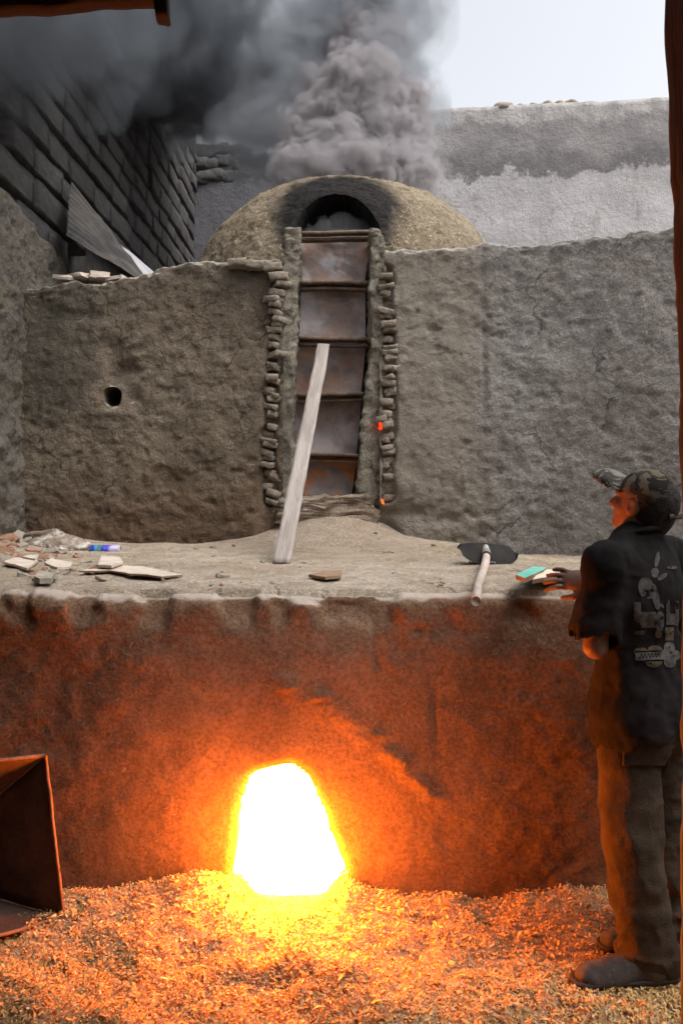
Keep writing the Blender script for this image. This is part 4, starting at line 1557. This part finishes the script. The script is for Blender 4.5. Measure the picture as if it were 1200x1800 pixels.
# blade: a rounded dished plate standing nearly on edge, wider than tall
n1, n2 = 32, 18
V = []
for a in np.linspace(-1, 1, n1):
    w_ = math.sqrt(max(0.0, 1 - abs(a) ** 2.2))
    topw, botw = 0.030 * w_ ** 0.6, 0.068 * w_
    for b in np.linspace(0, 1, n2):
        x = 0.143 * a
        z = topw - (topw + botw) * b + 0.006 * (1 - a * a)
        y = 0.05 * (1 - a * a) + 0.13 * (b - 0.5) - 0.05 * (b - .5) ** 2
        V.append((x, -y, z - 0.010 * a))
V = np.array(V) + P(857, 969, 3.98)
F = grid_faces(n1, n2)
obj('blade', np.concatenate([V, V + np.array([0, 0.004, 0.002])]), np.concatenate([F, F[:, ::-1] + len(V)]), M['blade'], shv)
tag(shv, 'shovel with black blade and bare wooden handle reaching over the ledge', 'shovel')


def slab(name, pix, Yc, thick, mat, label, cat, group=None, tilt=0.0, edge=None, z_extra=0.0):
    """a flat piece lying on the ledge; outline given by ground points"""
    zc = None
    pts = []
    for (px, py) in pix:
        # lay the outline on the ledge plane
        zz0 = ZL
        for _ in range(4):
            Yp = FPX * (CAM_Z - zz0) / (py - HOR)
            Xp = (px - 600) * Yp / FPX
            zz0 = float(ledge_z(np.array(Xp), np.array(Yp))) + thick + z_extra
        pts.append((Xp, Yp))
    pts = np.array(pts)
    c = pts.mean(0)
    z0 = float(np.max(ledge_z(pts[:, 0], pts[:, 1]))) + 0.004 + z_extra
    bm = bmesh.new()
    vs_ = []
    for x, y in pts:
        vs_.append(bm.verts.new((x, y, z0 + tilt * (x - c[0]))))
    f = bm.faces.new(vs_)
    if f.normal.z < 0:
        f.normal_flip()
    bmesh.ops.recalc_face_normals(bm, faces=bm.faces)
    ret = bmesh.ops.extrude_face_region(bm, geom=[f])
    for g_ in ret['geom']:
        if isinstance(g_, bmesh.types.BMVert):
            g_.co.z += thick
    bmesh.ops.recalc_face_normals(bm, faces=bm.faces)
    bmesh.ops.subdivide_edges(bm, edges=bm.edges, cuts=3, use_grid_fill=True)
    for v_ in bm.verts:
        k_ = fbm(np.array([[v_.co.x * 22, v_.co.y * 22, v_.co.z * 22]]), 3, 0.6, 3)[0]
        v_.co.z += 0.003 * k_
        v_.co.x += 0.004 * k_
    me = bpy.data.meshes.new(name)
    bm.to_mesh(me)
    bm.free()
    me.materials.append(mat)
    if edge:
        me.materials.append(edge)
        for p_ in me.polygons:
            if abs(p_.normal.z) < 0.6:
                p_.material_index = 1
    o = link(name, me)
    tag(o, label, cat, group)
    return o


slab('broken_tile', [(6, 990), (28, 979), (66, 990), (48, 1003)], 4.4, 0.011, M['slab'], 'square pale broken tile nearest the outer left corner of the ledge', 'tile', 'broken slabs on the ledge')
slab('broken_tile', [(40, 980), (52, 975), (68, 978), (62, 985)], 4.4, 0.016, M['slab'], 'small pale tile chip beside the plastic bag', 'tile', 'broken slabs on the ledge', z_extra=0.01)
slab('broken_tile', [(78, 991), (90, 984), (128, 990), (124, 1000), (100, 1001)], 4.3, 0.011, M['slab'], 'pale broken slab in front of the plastic bag', 'tile', 'broken slabs on the ledge')
slab('broken_tile', [(60, 1015), (70, 1004), (96, 1010), (90, 1019), (70, 1021)], 4.0, 0.022, M['rubble'], 'dark grey broken slab at the front of the rubble', 'tile', 'broken slabs on the ledge')
slab('broken_tile', [(172, 995), (178, 980), (210, 982), (216, 990), (196, 997)], 4.3, 0.012, M['slab'], 'pale cracked tile under the blue can', 'tile', 'broken slabs on the ledge', z_extra=0.018)
slab('wooden_board', [(138, 1008), (195, 997), (250, 998), (322, 1012), (285, 1016), (230, 1014), (190, 1006)], 4.1, 0.008, M['slab'],
     'long thin tan board with a warped edge in front of the can', 'board', None, 0.0, M['board_edge'])
slab('wooden_board', [(543, 1012), (570, 1008), (601, 1007), (598, 1014), (572, 1016)], 4.0, 0.012, M['board_edge'], 'small rusty brown stick of wood near the foot of the plank', 'board')
slab('wooden_board', [(936, 1020), (950, 1006), (1000, 1008), (985, 1016)], 3.9, 0.016, M['board'], 'pale flat board under the teal block', 'board', None, 0, M['board_edge'])
slab('wooden_board', [(990, 1012), (1000, 1004), (1050, 1007), (1050, 1013), (1030, 1014)], 3.9, 0.012, M['board'], "pale flat board beside the man's hand", 'board', None, 0, M['board_edge'], 0.0)
tb = slab('painted_block', [(906, 1013), (938, 998), (960, 1001), (955, 1006), (922, 1019)], 3.9, 0.018, M['teal'], 'teal painted wooden block on the ledge beside the shovel', 'block', None, 0, M['board_edge'], 0.012)

# rubble heap at the left end of the ledge: every lump a thing
rv = [mesh_from('rubble_stone', *block(3, 3, 3, 1.0, 0.8, 0.6, 0.15, 0.2, 2.2, 70 + s_), M['rubble_red' if s_ in (2, 6) else 'rubble'], smooth=False) for s_ in range(8)]
spots = []
rr = random.Random(5)
for k in range(40):
    spots.append((rr.uniform(0, 95), rr.uniform(940, 985), rr.uniform(0.03, 0.085), 0))
for k in range(34):
    spots.append((rr.uniform(15, 180), rr.uniform(972, 1020), rr.uniform(0.014, 0.045), 1))
spots += [(12, 925, 0.15, 0), (30, 940, 0.12, 0), (40, 955, 0.1, 0), (70, 958, 0.08, 0), (8, 950, 0.12, 0)]
spots += [(392, 1014, 0.04, 2), (300, 965, 0.03, 3), (376, 963, 0.035, 3), (412, 962, 0.03, 3), (345, 965, 0.025, 3), (690, 972, 0.02, 4), (660, 950, 0.03, 4), (762, 962, 0.03, 4)]
for k in range(26):
    spots.append((rr.uniform(220, 800), rr.uniform(968, 1030), rr.uniform(0.008, 0.02), 5))
ZONES = ('heap round the plastic bag', 'spill in front of the plastic bag',
         'ledge between tan board and plank', 'foot of the brown mud wall', 'ledge just below the panel door', 'dusty middle of the ledge')
for k, (px, py, s_, zone) in enumerate(spots):
    zz0 = ZL
    for _ in range(5):
        Yp = min(5.25, FPX * (CAM_Z - zz0) / max(py - HOR, 30))
        Xp = (px - 600) * Yp / FPX
        zz0 = float(ledge_z(np.array(Xp), np.array(Yp))) + s_ * 0.08
    o = link('rubble_stone', rv[k % 8])
    o.location = (Xp, Yp, zz0)
    o.rotation_euler = (rr.uniform(-0.5, 0.5), rr.uniform(-0.5, 0.5), rr.uniform(0, 6.3))
    o.scale = (s_ * rr.uniform(0.9, 1.5), s_, s_ * rr.uniform(0.5, 0.9))
    colr = 'reddish brick' if k % 8 in (2, 6) else 'greyish stone'
    size = 'large' if s_ > 0.075 else ('fist-sized' if s_ > 0.03 else 'tiny')
    tag(o, '%s %s fragment in the %s' % (size, colr, ZONES[zone]) if zone < 2 else '%s %s fragment at the %s' % (size, colr, ZONES[zone]),
        'stone', '%s %s fragments, %s' % (size, colr, ZONES[zone]))

# plastic bag
s = SDF((-2.2, 4.3, 1.15), (-1.3, 5.5, 1.7), 0.011)
bc = P(100, 958, 4.85)
s.ell(bc + np.array([0, 0, -0.01]), (0.19, 0.14, 0.085), k=0.03)
s.ell(bc + np.array([0.10, -0.02, -0.02]), (0.12, 0.10, 0.06), k=0.03)
s.cap(bc + np.array([-0.20, 0.0, 0.05]), bc + np.array([0.0, -0.03, 0.085]), 0.018, 0.022, 0.03)
s.cap(bc + np.array([0.0, -0.03, 0.085]), bc + np.array([0.21, -0.04, 0.01]), 0.02, 0.012, 0.03)
s.warp(lambda X: 0.016 * fbm(X * np.array([9, 12, 22]), 4, 0.6, 4, True) + 0.006 * fbm(X * 45, 2, 0.6, 6), 0.06)
V, F = s.mesh()
tag(obj('plastic_bag', V, F, M['bag']), 'crumpled translucent plastic bag of rubbish on the rubble', 'bag')

# blue can lying on its side
t = NT('can_print')
p3 = t.xyz()
u = p3[0]
col = t.mix(t.ramp(u, -0.055, -0.052), (0.02, 0.06, 0.35), (0.05, 0.28, 0.60))
col = t.mix(t.ramp(u, -0.040, -0.036), col, (0.05, 0.20, 0.10))
col = t.mix(t.ramp(u, -0.018, -0.014), col, (0.04, 0.05, 0.42))
col = t.mix(t.ramp(t.math('ADD', u, t.math('MULTIPLY', t.noise(40), 0.03)), 0.035, 0.06), col, (0.36, 0.30, 0.50))
col = t.mix(t.ramp(t.noise(55, 3), 0.58, 0.62, 0, 0.6), col, (0.30, 0.35, 0.55))
M['can'] = t.bsdf(col, 0.4, None, 0.1, spec=0.5)
ca = P(184, 967, 4.78)
can = empty('drink_can', ca)
prof_ = [(-0.088, 0.0), (-0.088, 0.022), (-0.084, 0.027), (-0.078, 0.031), (0.078, 0.031), (0.084, 0.027), (0.088, 0.024), (0.088, 0.0)]
def lathe(prof_, n=24):
    V, F = [], []
    for x, r_ in prof_:
        for k in range(n):
            V.append((x, r_ * math.cos(2 * math.pi * k / n), r_ * math.sin(2 * math.pi * k / n)))
    for i_ in range(len(prof_) - 1):
        for k in range(n):
            F.append((i_ * n + k, i_ * n + (k + 1) % n, (i_ + 1) * n + (k + 1) % n, (i_ + 1) * n + k))
    return np.array(V), np.array(F)
V, F = lathe(prof_[1:6])
o = obj('can_body', V, F, M['can'])
o.parent = can
V, F = lathe([(0.078, 0.0315), (0.085, 0.0285), (0.090, 0.027), (0.090, 0.023), (0.086, 0.022), (0.086, 0.0)])
o = obj('can_lid', V, F, M['white_sheet'])
o.parent = can
V, F = lathe([(-0.078, 0.0312), (-0.088, 0.024), (-0.088, 0.0)])
o = obj('can_base', V, F, M['ferrule'])
o.parent = can
can.rotation_euler = (0.3, 0, 0.08)
can.scale = (1.03, 1.0, 1.0)
tag(can, 'blue drink can lying on its side beside the plastic bag', 'can')

# ------------------------------------------------------------------ the man
def unit(v):
    v = np.asarray(v, float)
    return v / np.linalg.norm(v)


man = empty('person', (1.05, 2.72, 0.03))
TF = unit((-0.55, 0.835, 0))            # chest faces
TL_ = np.array([-TF[1], TF[0], 0])      # his left
neck = np.array([1.03, 2.76, 1.470])
Lsh = neck + TL_ * 0.175 + np.array([0, 0, -0.075])
Rsh = neck - TL_ * 0.175 + np.array([0, 0, -0.075])
elb = np.array([0.848, 2.66, 1.115])
wri = np.array([0.938, 2.945, 1.292])
pel = np.array([1.055, 2.79, 0.93])
Lhip, Rhip = pel + TL_ * 0.085 + np.array([0, 0, -0.05]), pel - TL_ * 0.085 + np.array([0, 0, -0.05])
Lkn, Rkn = np.array([0.975, 2.68, 0.475]), np.array([1.13, 2.85, 0.475])
Lan, Ran = np.array([1.015, 2.645, 0.105]), np.array([1.150, 2.825, 0.105])
HC = np.array([1.056, 2.785, 1.588])
Hf = unit((-0.62, 0.74, 0.24))
Hl = unit(np.cross((0, 0, 1), Hf))
Hu = np.cross(Hf, Hl)
HR = np.stack([Hf, Hl, Hu], 1)           # local -> world
hp = lambda x, y, z: HC + HR @ np.array([x, y, z])

# body: one continuous skin
s = SDF((0.70, 2.35, 0.0), (1.45, 3.25, 1.76), 0.0065)
s.ell(hp(-0.012, 0, 0.025), (0.098, 0.076, 0.094), HR, 0.02)
s.ell(hp(0.035, 0, -0.045), (0.060, 0.058, 0.062), HR, 0.03)
s.ell(hp(0.078, 0, -0.088), (0.022, 0.026, 0.020), HR, 0.025)
s.cap(hp(0.090, 0, 0.012), hp(0.116, 0, -0.026), 0.009, 0.014, 0.012)
for sg in (-1, 1):
    s.ell(hp(0.078, 0.030 * sg, 0.024), (0.018, 0.024, 0.012), HR, 0.015)
    s.ell(hp(0.062, 0.042 * sg, -0.022), (0.024, 0.020, 0.020), HR, 0.02)
    s.ell(hp(0.078, 0.030 * sg, 0.004), (0.010, 0.013, 0.009), HR, 0.006)
    s.ell(hp(-0.006, 0.080 * sg, -0.010), (0.026, 0.010, 0.034), HR, 0.008)
    s.ell(hp(-0.002, 0.089 * sg, -0.006), (0.011, 0.007, 0.017), HR, 0.004, cut=True)
s.ell(hp(0.092, 0, -0.052), (0.014, 0.022, 0.007), HR, 0.008)
s.ell(hp(0.090, 0, -0.066), (0.013, 0.019, 0.007), HR, 0.008)
s.cap(hp(-0.035, 0, -0.045), neck + np.array([0, 0, -0.05]), 0.056, 0.062, 0.03)
s.cap(neck + np.array([0, 0, -0.06]) + TL_ * 0.10, neck + np.array([0, 0, -0.06]) - TL_ * 0.10, 0.03, 0.03, 0.04)
ch_c = neck + np.array([0.0, 0.0, -0.22])
for dz, rw, rd in ((0, 0.13, 0.095), (-0.14, 0.12, 0.09), (-0.30, 0.135, 0.10)):
    s.ell(ch_c + np.array([0, 0, dz]), (rd, rw, 0.14), np.stack([TF, TL_, (0, 0, 1)], 1), 0.06)
for sh_, el_ in ((Lsh, elb), (Rsh, np.array([1.24, 2.90, 1.11]))):
    s.cap(sh_, el_, 0.047, 0.038, 0.04)
s.cap(elb, wri, 0.036, 0.027, 0.02)
s.cap(np.array([1.24, 2.90, 1.11]), np.array([1.20, 3.02, 0.92]), 0.038, 0.028, 0.02)
for h_, k_, a_ in ((Lhip, Lkn, Lan), (Rhip, Rkn, Ran)):
    s.cap(h_, k_, 0.08, 0.052, 0.04)
    s.cap(k_, a_, 0.052, 0.035, 0.03)
# left hand laid on the edge of the ledge, its back towards the camera: palm, four fingers, thumb
hd = unit((-0.88, 0.46, 0.06))
hs = np.array([0, -0.55, -0.83])
hs = unit(hs - (hs @ hd) * hd)           # thumb side: nearer the camera and lower
pn = np.cross(hd, hs)                    # back of the hand
s.cap(wri, wri + hd * 0.03, 0.025, 0.026, 0.02)
s.ell(wri + hd * 0.065 + pn * 0.004, (0.054, 0.044, 0.018), np.stack([hd, hs, pn], 1), 0.015)
for k, (off, ln) in enumerate(((0.032, 0.080), (0.011, 0.090), (-0.011, 0.084), (-0.032, 0.066))):
    a0 = wri + hd * 0.098 + hs * off
    dr = unit(hd + hs * off * 5)
    a1 = a0 + dr * ln * 0.45 + pn * 0.007
    a2 = a0 + dr * ln * 0.78 - pn * 0.004
    a3 = a0 + dr * ln - pn * 0.018
    s.cap(a0, a1, 0.0095, 0.0090, 0.005)
    s.cap(a1, a2, 0.0090, 0.0084, 0.003)
    s.cap(a2, a3, 0.0084, 0.0076, 0.003)
b0 = wri + hd * 0.035 + hs * 0.034
b1 = b0 + unit(hd + hs * 0.85) * 0.045 - pn * 0.004
b2 = b1 + unit(hd + hs * 0.15) * 0.042 - pn * 0.008
s.cap(b0, b1, 0.0145, 0.012, 0.008)
s.cap(b1, b2, 0.012, 0.009, 0.004)
V, F = s.mesh()
obj('body', V, F, M['skin'], man)

# hair below the cap
s = SDF((0.85, 2.55, 1.42), (1.28, 3.0, 1.75), 0.006)
s.ell(hp(-0.026, 0, 0.018), (0.098, 0.081, 0.098), HR, 0.02)
s.ell(hp(-0.058, 0, -0.045), (0.050, 0.060, 0.058), HR, 0.03)
s.ell(hp(0.075, 0, -0.02), (0.085, 0.2, 0.15), HR, 0.01, cut=True)
s.ell(hp(0.0, 0.085, -0.014), (0.027, 0.02, 0.035), HR, 0.005, cut=True)
s.ell(hp(0.0, -0.085, -0.014), (0.027, 0.02, 0.035), HR, 0.005, cut=True)
s.warp(lambda X: 0.003 * fbm(X * 90, 2, 0.6, 2))
V, F = s.mesh()
obj('hair', V, F, M['hair'], man)

# cap: crown and visor
s = SDF((0.80, 2.50, 1.45), (1.32, 3.10, 1.82), 0.006)
s.ell(hp(-0.010, 0, 0.028), (0.107, 0.085, 0.098), HR, 0.02)
s.above(lambda X: -(((X - HC) @ Hu) - 0.020 - 0.20 * np.clip((X - HC) @ Hf, -0.2, 0.2)))
s.ell(hp(-0.115, 0, 0.032), (0.03, 0.038, 0.026), HR, 0.005, cut=True)
s.warp(lambda X: 0.0035 * fbm(X * 22, 3, 0.5, 3))
V, F = s.mesh()
capo = obj('cap', V, F, M['cap'], man)
s = SDF((0.75, 2.55, 1.5), (1.2, 3.15, 1.85), 0.005)
vis_u = unit(Hu * 1.0 - Hf * 0.38)
vis_f = unit(np.cross(Hl, vis_u))
Rv = np.stack([vis_f, Hl, vis_u], 1)
vc = hp(0.078, 0, 0.050)
s.ell(vc + vis_f * 0.02 + vis_u * -0.035, (0.115, 0.083, 0.055), Rv, 0.01)
s.ell(vc + vis_f * 0.01 + vis_u * -0.050, (0.125, 0.088, 0.060), Rv, 0.002, cut=True)
s.above(lambda X: -((X - vc) @ vis_f + 0.03))
s.warp(lambda X: 0.0015 * fbm(X * 40, 3, 0.5, 3))
V, F = s.mesh()
obj('visor', V, F, M['visor'], man)
a_, b_ = hp(-0.110, 0.030, -0.006), hp(-0.132, -0.030, -0.018)
m = np.linspace(0, 1, 8)[:, None]
V, F = block(3, 2, 8, 0.020, 0.006, 0.085, 0.2, 0.001, 30, 3)
o = obj('cap_strap', V, F, M['cap'])
o.matrix_world = Matrix.Translation(Vector(hp(-0.118, -0.01, -0.012))) @ Matrix(np.stack([Hu, Hf, Hl], 1).tolist()).to_4x4()
o.parent = man
o.matrix_parent_inverse = man.matrix_basis.inverted()

# shirt
def fold(X, ax, freq, seed):
    """long soft creases running across the given axis"""
    q = X * np.array(freq)
    return fbm(q, 3, 0.5, seed, True)


TRm = np.stack([TF, TL_, (0, 0, 1.0)], 1)
s = SDF((0.68, 2.35, 0.62), (1.48, 3.20, 1.56), 0.008)
s.cap(Lsh + (0, 0, -0.01), Lsh * 0.5 + elb * 0.5, 0.066, 0.074, 0.02)
s.cap(Lsh * 0.5 + elb * 0.5, elb + (-0.006, 0, 0.045), 0.074, 0.080, 0.006)
s.cap(elb + (-0.006, 0, 0.0), elb + (-0.008, 0, -0.12), 0.092, 0.092, 0.004, cut=True)
s.cap(neck + np.array([0, 0, -0.005]), neck + np.array([0, 0, -0.09]), 0.066, 0.10, 0.04)
s.cap(neck + TL_ * 0.04 + (0, 0, -0.035), Lsh, 0.058, 0.064, 0.05)
s.cap(neck - TL_ * 0.04 + (0, 0, -0.035), Rsh, 0.058, 0.064, 0.05)
s.ell(neck + np.array([0, 0, -0.20]) - TF * 0.005, (0.120, 0.175, 0.20), TRm, 0.025)
s.ell(neck + np.array([0.005, 0.005, -0.40]), (0.118, 0.160, 0.22), TRm, 0.02)
s.ell(neck + np.array([0.012, 0.01, -0.58]), (0.145, 0.180, 0.22), TRm, 0.06)
s.ell(pel + np.array([0.0, 0.0, -0.10]), (0.158, 0.188, 0.26), TRm, 0.05)
s.ell(pel - TF * 0.06 + (0, 0, -0.09), (0.115, 0.185, 0.17), TRm, 0.05)
s.cap(Rsh + (0, 0, -0.01), np.array([1.24, 2.90, 1.11]), 0.066, 0.07, 0.03)
s.cap(np.array([1.24, 2.90, 1.11]), np.array([1.20, 3.0, 0.98]), 0.066, 0.055, 0.02)
s.above(lambda X: -(X[..., 2] - (0.762 + 0.42 * np.clip(X[..., 0] - 0.90, 0, 0.5) + 0.010 * np.sin(X[..., 0] * 40))))
s.warp(lambda X: -0.009 * fold(X, 0, (9, 9, 4), 5) - 0.007 * fold(X + 0.3 * X[:, [2, 0, 1]], 0, (6, 6, 12), 9) + 0.004 * fbm(X * 30, 2, 0.5, 4), 0.05)
V, F = s.mesh()
shirt = obj('shirt', V, F, M['shirt'], man)
# collar
m = np.linspace(0, 2 * math.pi, 30)
pts = np.array([neck + np.array([0, 0, 0.010]) + TF * (0.072 * math.cos(a)) + TL_ * (0.070 * math.sin(a)) + np.array([0, 0, -0.028 * math.cos(a)]) for a in m])
V, F = tube(pts, 0.011, 8, False)
obj('collar', V, F, M['shirt'], man)

# faded print on the back of the shirt
bvh = BVHTree.FromPolygons([tuple(v) for v in V * 0 + 0] if False else [tuple(v.co) for v in shirt.data.vertices], [tuple(p_.vertices) for p_ in shirt.data.polygons])


def ellm(u, v, cx, cy, rx, ry, rot=0.0):
    c_, s_ = math.cos(rot), math.sin(rot)
    a = (u - cx) * c_ + (v - cy) * s_
    b = -(u - cx) * s_ + (v - cy) * c_
    return (a / rx) ** 2 + (b / ry) ** 2 < 1


def boxm(u, v, x0, x1, y0, y1):
    return (u > x0) & (u < x1) & (v > y0) & (v < y1)


def print_mask(u, v):
    """u, v in photo pixels relative to (1080, 960), as the faded print reads"""
    n = fbm(np.stack([u / 9, v / 9, 0 * u], -1), 3, 0.6, 3)
    w = ellm(u, v, 55, 74, 14, 20, -0.2) | ellm(u, v, 70, 47, 7, 9) | ellm(u, v, 71, 88, 7, 22, -0.2) | ellm(u, v, 78, 106, 8, 6)
    w |= ellm(u, v, 74, 24, 4, 14, 0.2) | ellm(u, v, 83, 54, 10, 4, -0.6) | ellm(u, v, 100, 38, 9, 3)
    w |= boxm(u, v, 33, 46, 98, 138) | boxm(u, v, 46, 72, 115, 143) | boxm(u, v, 72, 112, 118, 138) | ellm(u, v, 93, 108, 4, 14) | boxm(u, v, 105, 112, 96, 140)
    w |= ellm(u, v, 78, 132, 8, 18)
    w &= n > -0.42
    w &= ~boxm(u, v, 86, 89, 110, 140)
    tan = boxm(u, v, 34, 54, 148, 156) | boxm(u, v, 88, 103, 142, 166) | ellm(u, v, 76, 154, 6, 8)
    tan |= ellm(u, v, 45, 185, 12, 7) | (ellm(u, v, 70, 186, 14, 12) & (v < 184)) | (ellm(u, v, 68, 198, 16, 16) & (v > 202))
    tan &= ~boxm(u, v, 36, 92, 185, 201)
    tan &= n > -0.5
    # ribbon with illegible letters, flower
    rb = boxm(u, v, 36, 92, 187 - 0.05 * (u - 36), 202 - 0.05 * (u - 36))
    let = (np.abs(v - (194 - 0.05 * (u - 36)) - 3.2 * np.sin(u * 1.05)) < 1.3) & (u > 42) & (u < 88)
    fl = ellm(u, v, 95, 180, 10, 12) | ellm(u, v, 96, 203, 11, 11) | ellm(u, v, 106, 192, 9, 9) | ellm(u, v, 86, 190, 7, 8)
    dots = ellm(u, v, 95, 178, 1.6, 1.6) | ellm(u, v, 98, 187, 1.6, 1.6) | ellm(u, v, 103, 193, 1.8, 1.2)
    rb = (rb & ~let) | (fl & ~dots)
    return w, tan, rb


uu, vv = np.meshgrid(np.arange(28, 118, 0.8), np.arange(6, 216, 0.8), indexing='ij')
ray_pts = {}
hitp = np.full(uu.shape + (3,), np.nan)
O = np.array([0, 0, CAM_Z])
for i_ in range(uu.shape[0]):
    for j_ in range(uu.shape[1]):
        tgt = P(1080 + uu[i_, j_], 960 + vv[i_, j_], 2.7)
        dv = Vector(tgt - O).normalized()
        loc, nr_, ix, ds = bvh.ray_cast(Vector(O), dv)
        if loc is not None:
            hitp[i_, j_] = np.array(loc) + np.array(nr_) * 0.0025
mw, mt, mr = print_mask(uu, vv)
Fg = grid_faces(*uu.shape, flip=True)
hv = hitp.reshape(-1, 3)
okf = ~np.isnan(hv[Fg]).any((1, 2))
okf &= (np.ptp(hv[Fg][..., 1], axis=1) < 0.02)
for nm, msk, mt_ in (('shirt_print', mw | mr, M['print']), ('shirt_print', mt & ~mr & ~mw, M['print_tan'])):
    f_ = Fg[okf & (msk.ravel()[Fg].sum(1) >= 3)]
    used, inv = np.unique(f_.ravel(), return_inverse=True)
    obj(nm, hv[used], inv.reshape(-1, 4), mt_, man)

# trousers
s = SDF((0.72, 2.35, 0.02), (1.48, 3.20, 1.02), 0.008)
s.ell(pel + np.array([0, 0, -0.03]), (0.135, 0.165, 0.15), TRm, 0.05)
s.ell(pel - TF * 0.055 + TL_ * 0.065 + (0, 0, -0.09), (0.09, 0.095, 0.12), TRm, 0.03)
s.ell(pel - TF * 0.055 - TL_ * 0.065 + (0, 0, -0.09), (0.09, 0.095, 0.12), TRm, 0.03)
s.cap(Lhip + (0, 0, -0.04), Lkn, 0.105, 0.090, 0.04)
s.above(lambda X: X[..., 2] - 0.95)
s.cap(Lkn, Lan + (0, 0, -0.005), 0.086, 0.078, 0.03)
s.cap(Rhip + (0, 0, -0.02), Rkn, 0.100, 0.084, 0.03)
s.cap(Rkn, Ran + (0, 0, -0.005), 0.084, 0.076, 0.03)
# slack cloth bunching over the shoes, turned-up hem
s.cap(Lan + (0.05, 0, -0.025), Lan + (-0.03, 0, -0.015), 0.062, 0.060, 0.02)
s.above(lambda X: -(X[..., 2] - (0.045 + 0.10 * np.clip(1.12 - X[..., 0], 0, 0.3))))
s.warp(lambda X: -0.013 * fold(X + 0.25 * X[:, [2, 2, 2]], 0, (7, 7, 5), 25) * (0.4 + sstep(0.7 - X[:, 2], 0, 0.5))
       - 0.009 * fold(X, 0, (4, 4, 15), 29) + 0.003 * fbm(X * 40, 2, 0.5, 4)
       - 0.007 * np.exp(-((X[:, 2] - 0.118) / 0.006) ** 2), 0.05)
V, F = s.mesh()
obj('trousers', V, F, M['cloth'], man)
# rear pocket flap
bv2 = BVHTree.FromPolygons([tuple(v) for v in V], [tuple(f) for f in F.tolist()])
hv = np.full((24, 24, 3), np.nan)
for i_, px in enumerate(np.linspace(1092, 1178, 24)):
    for j_, py in enumerate(np.linspace(1268, 1348, 24)):
        dv = Vector(P(px, py, 2.7) - O).normalized()
        loc, nr_, ix, ds = bv2.ray_cast(Vector(O), dv)
        if loc is not None:
            e_ = min(i_, j_, 23 - i_, 23 - j_)
            hv[i_, j_] = np.array(loc) + np.array(nr_) * (0.010 if e_ > 0 else -0.004)
Fg = grid_faces(24, 24, flip=True)
hf = hv.reshape(-1, 3)
Fg = Fg[~np.isnan(hf[Fg]).any((1, 2))]
used, inv = np.unique(Fg.ravel(), return_inverse=True)
obj('back_pocket', hf[used], inv.reshape(-1, 4), M['cloth'], man)

# shoes
for (toe, heel, nm) in ((P(1026, 1722, 2.60), P(1172, 1726, 2.63), 0), (P(1072, 1655, 2.80), P(1186, 1655, 2.83), 1)):
    toe, heel = toe.copy(), heel.copy()
    toe[2] = heel[2] = 0.055
    dr = unit(toe - heel)
    lt = np.array([-dr[1], dr[0], 0])
    Rs = np.stack([dr, lt, (0, 0, 1.0)], 1)
    s = SDF(np.minimum(toe, heel) - 0.12, np.maximum(toe, heel) + np.array([0.12, 0.12, 0.16]), 0.006)
    s.cap(heel, toe - dr * 0.02, 0.040, 0.032, 0.03)
    s.ell(toe * 0.8 + heel * 0.2 + (0, 0, -0.004), (0.085, 0.046, 0.032), Rs, 0.03)
    s.cap(heel + dr * 0.05 + (0, 0, 0.02), heel + dr * 0.04 + (0, 0, 0.07), 0.046, 0.042, 0.03)
    s.cap(heel + dr * 0.06 + (0, 0, 0.04), toe - dr * 0.09 + (0, 0, 0.006), 0.044, 0.038, 0.03)
    s.above(lambda X: -(X[..., 2] - 0.030))
    s.warp(lambda X: 0.003 * fbm(X * 30, 3, 0.5, 3))
    V, F = s.mesh()
    so = obj('shoe', V, F, M['shoe'], man)
    s = SDF(np.minimum(toe, heel) - 0.12, np.maximum(toe, heel) + 0.12, 0.006)
    s.cap(heel, toe, 0.048, 0.049, 0.03)
    s.above(lambda X: np.abs(X[..., 2] - 0.034) - 0.014)
    V, F = s.mesh()
    obj('sole', V, F, M['sole'], so)
tag(man, 'man in camouflage cap, printed black shirt and dusty trousers, hand on the ledge', 'person')
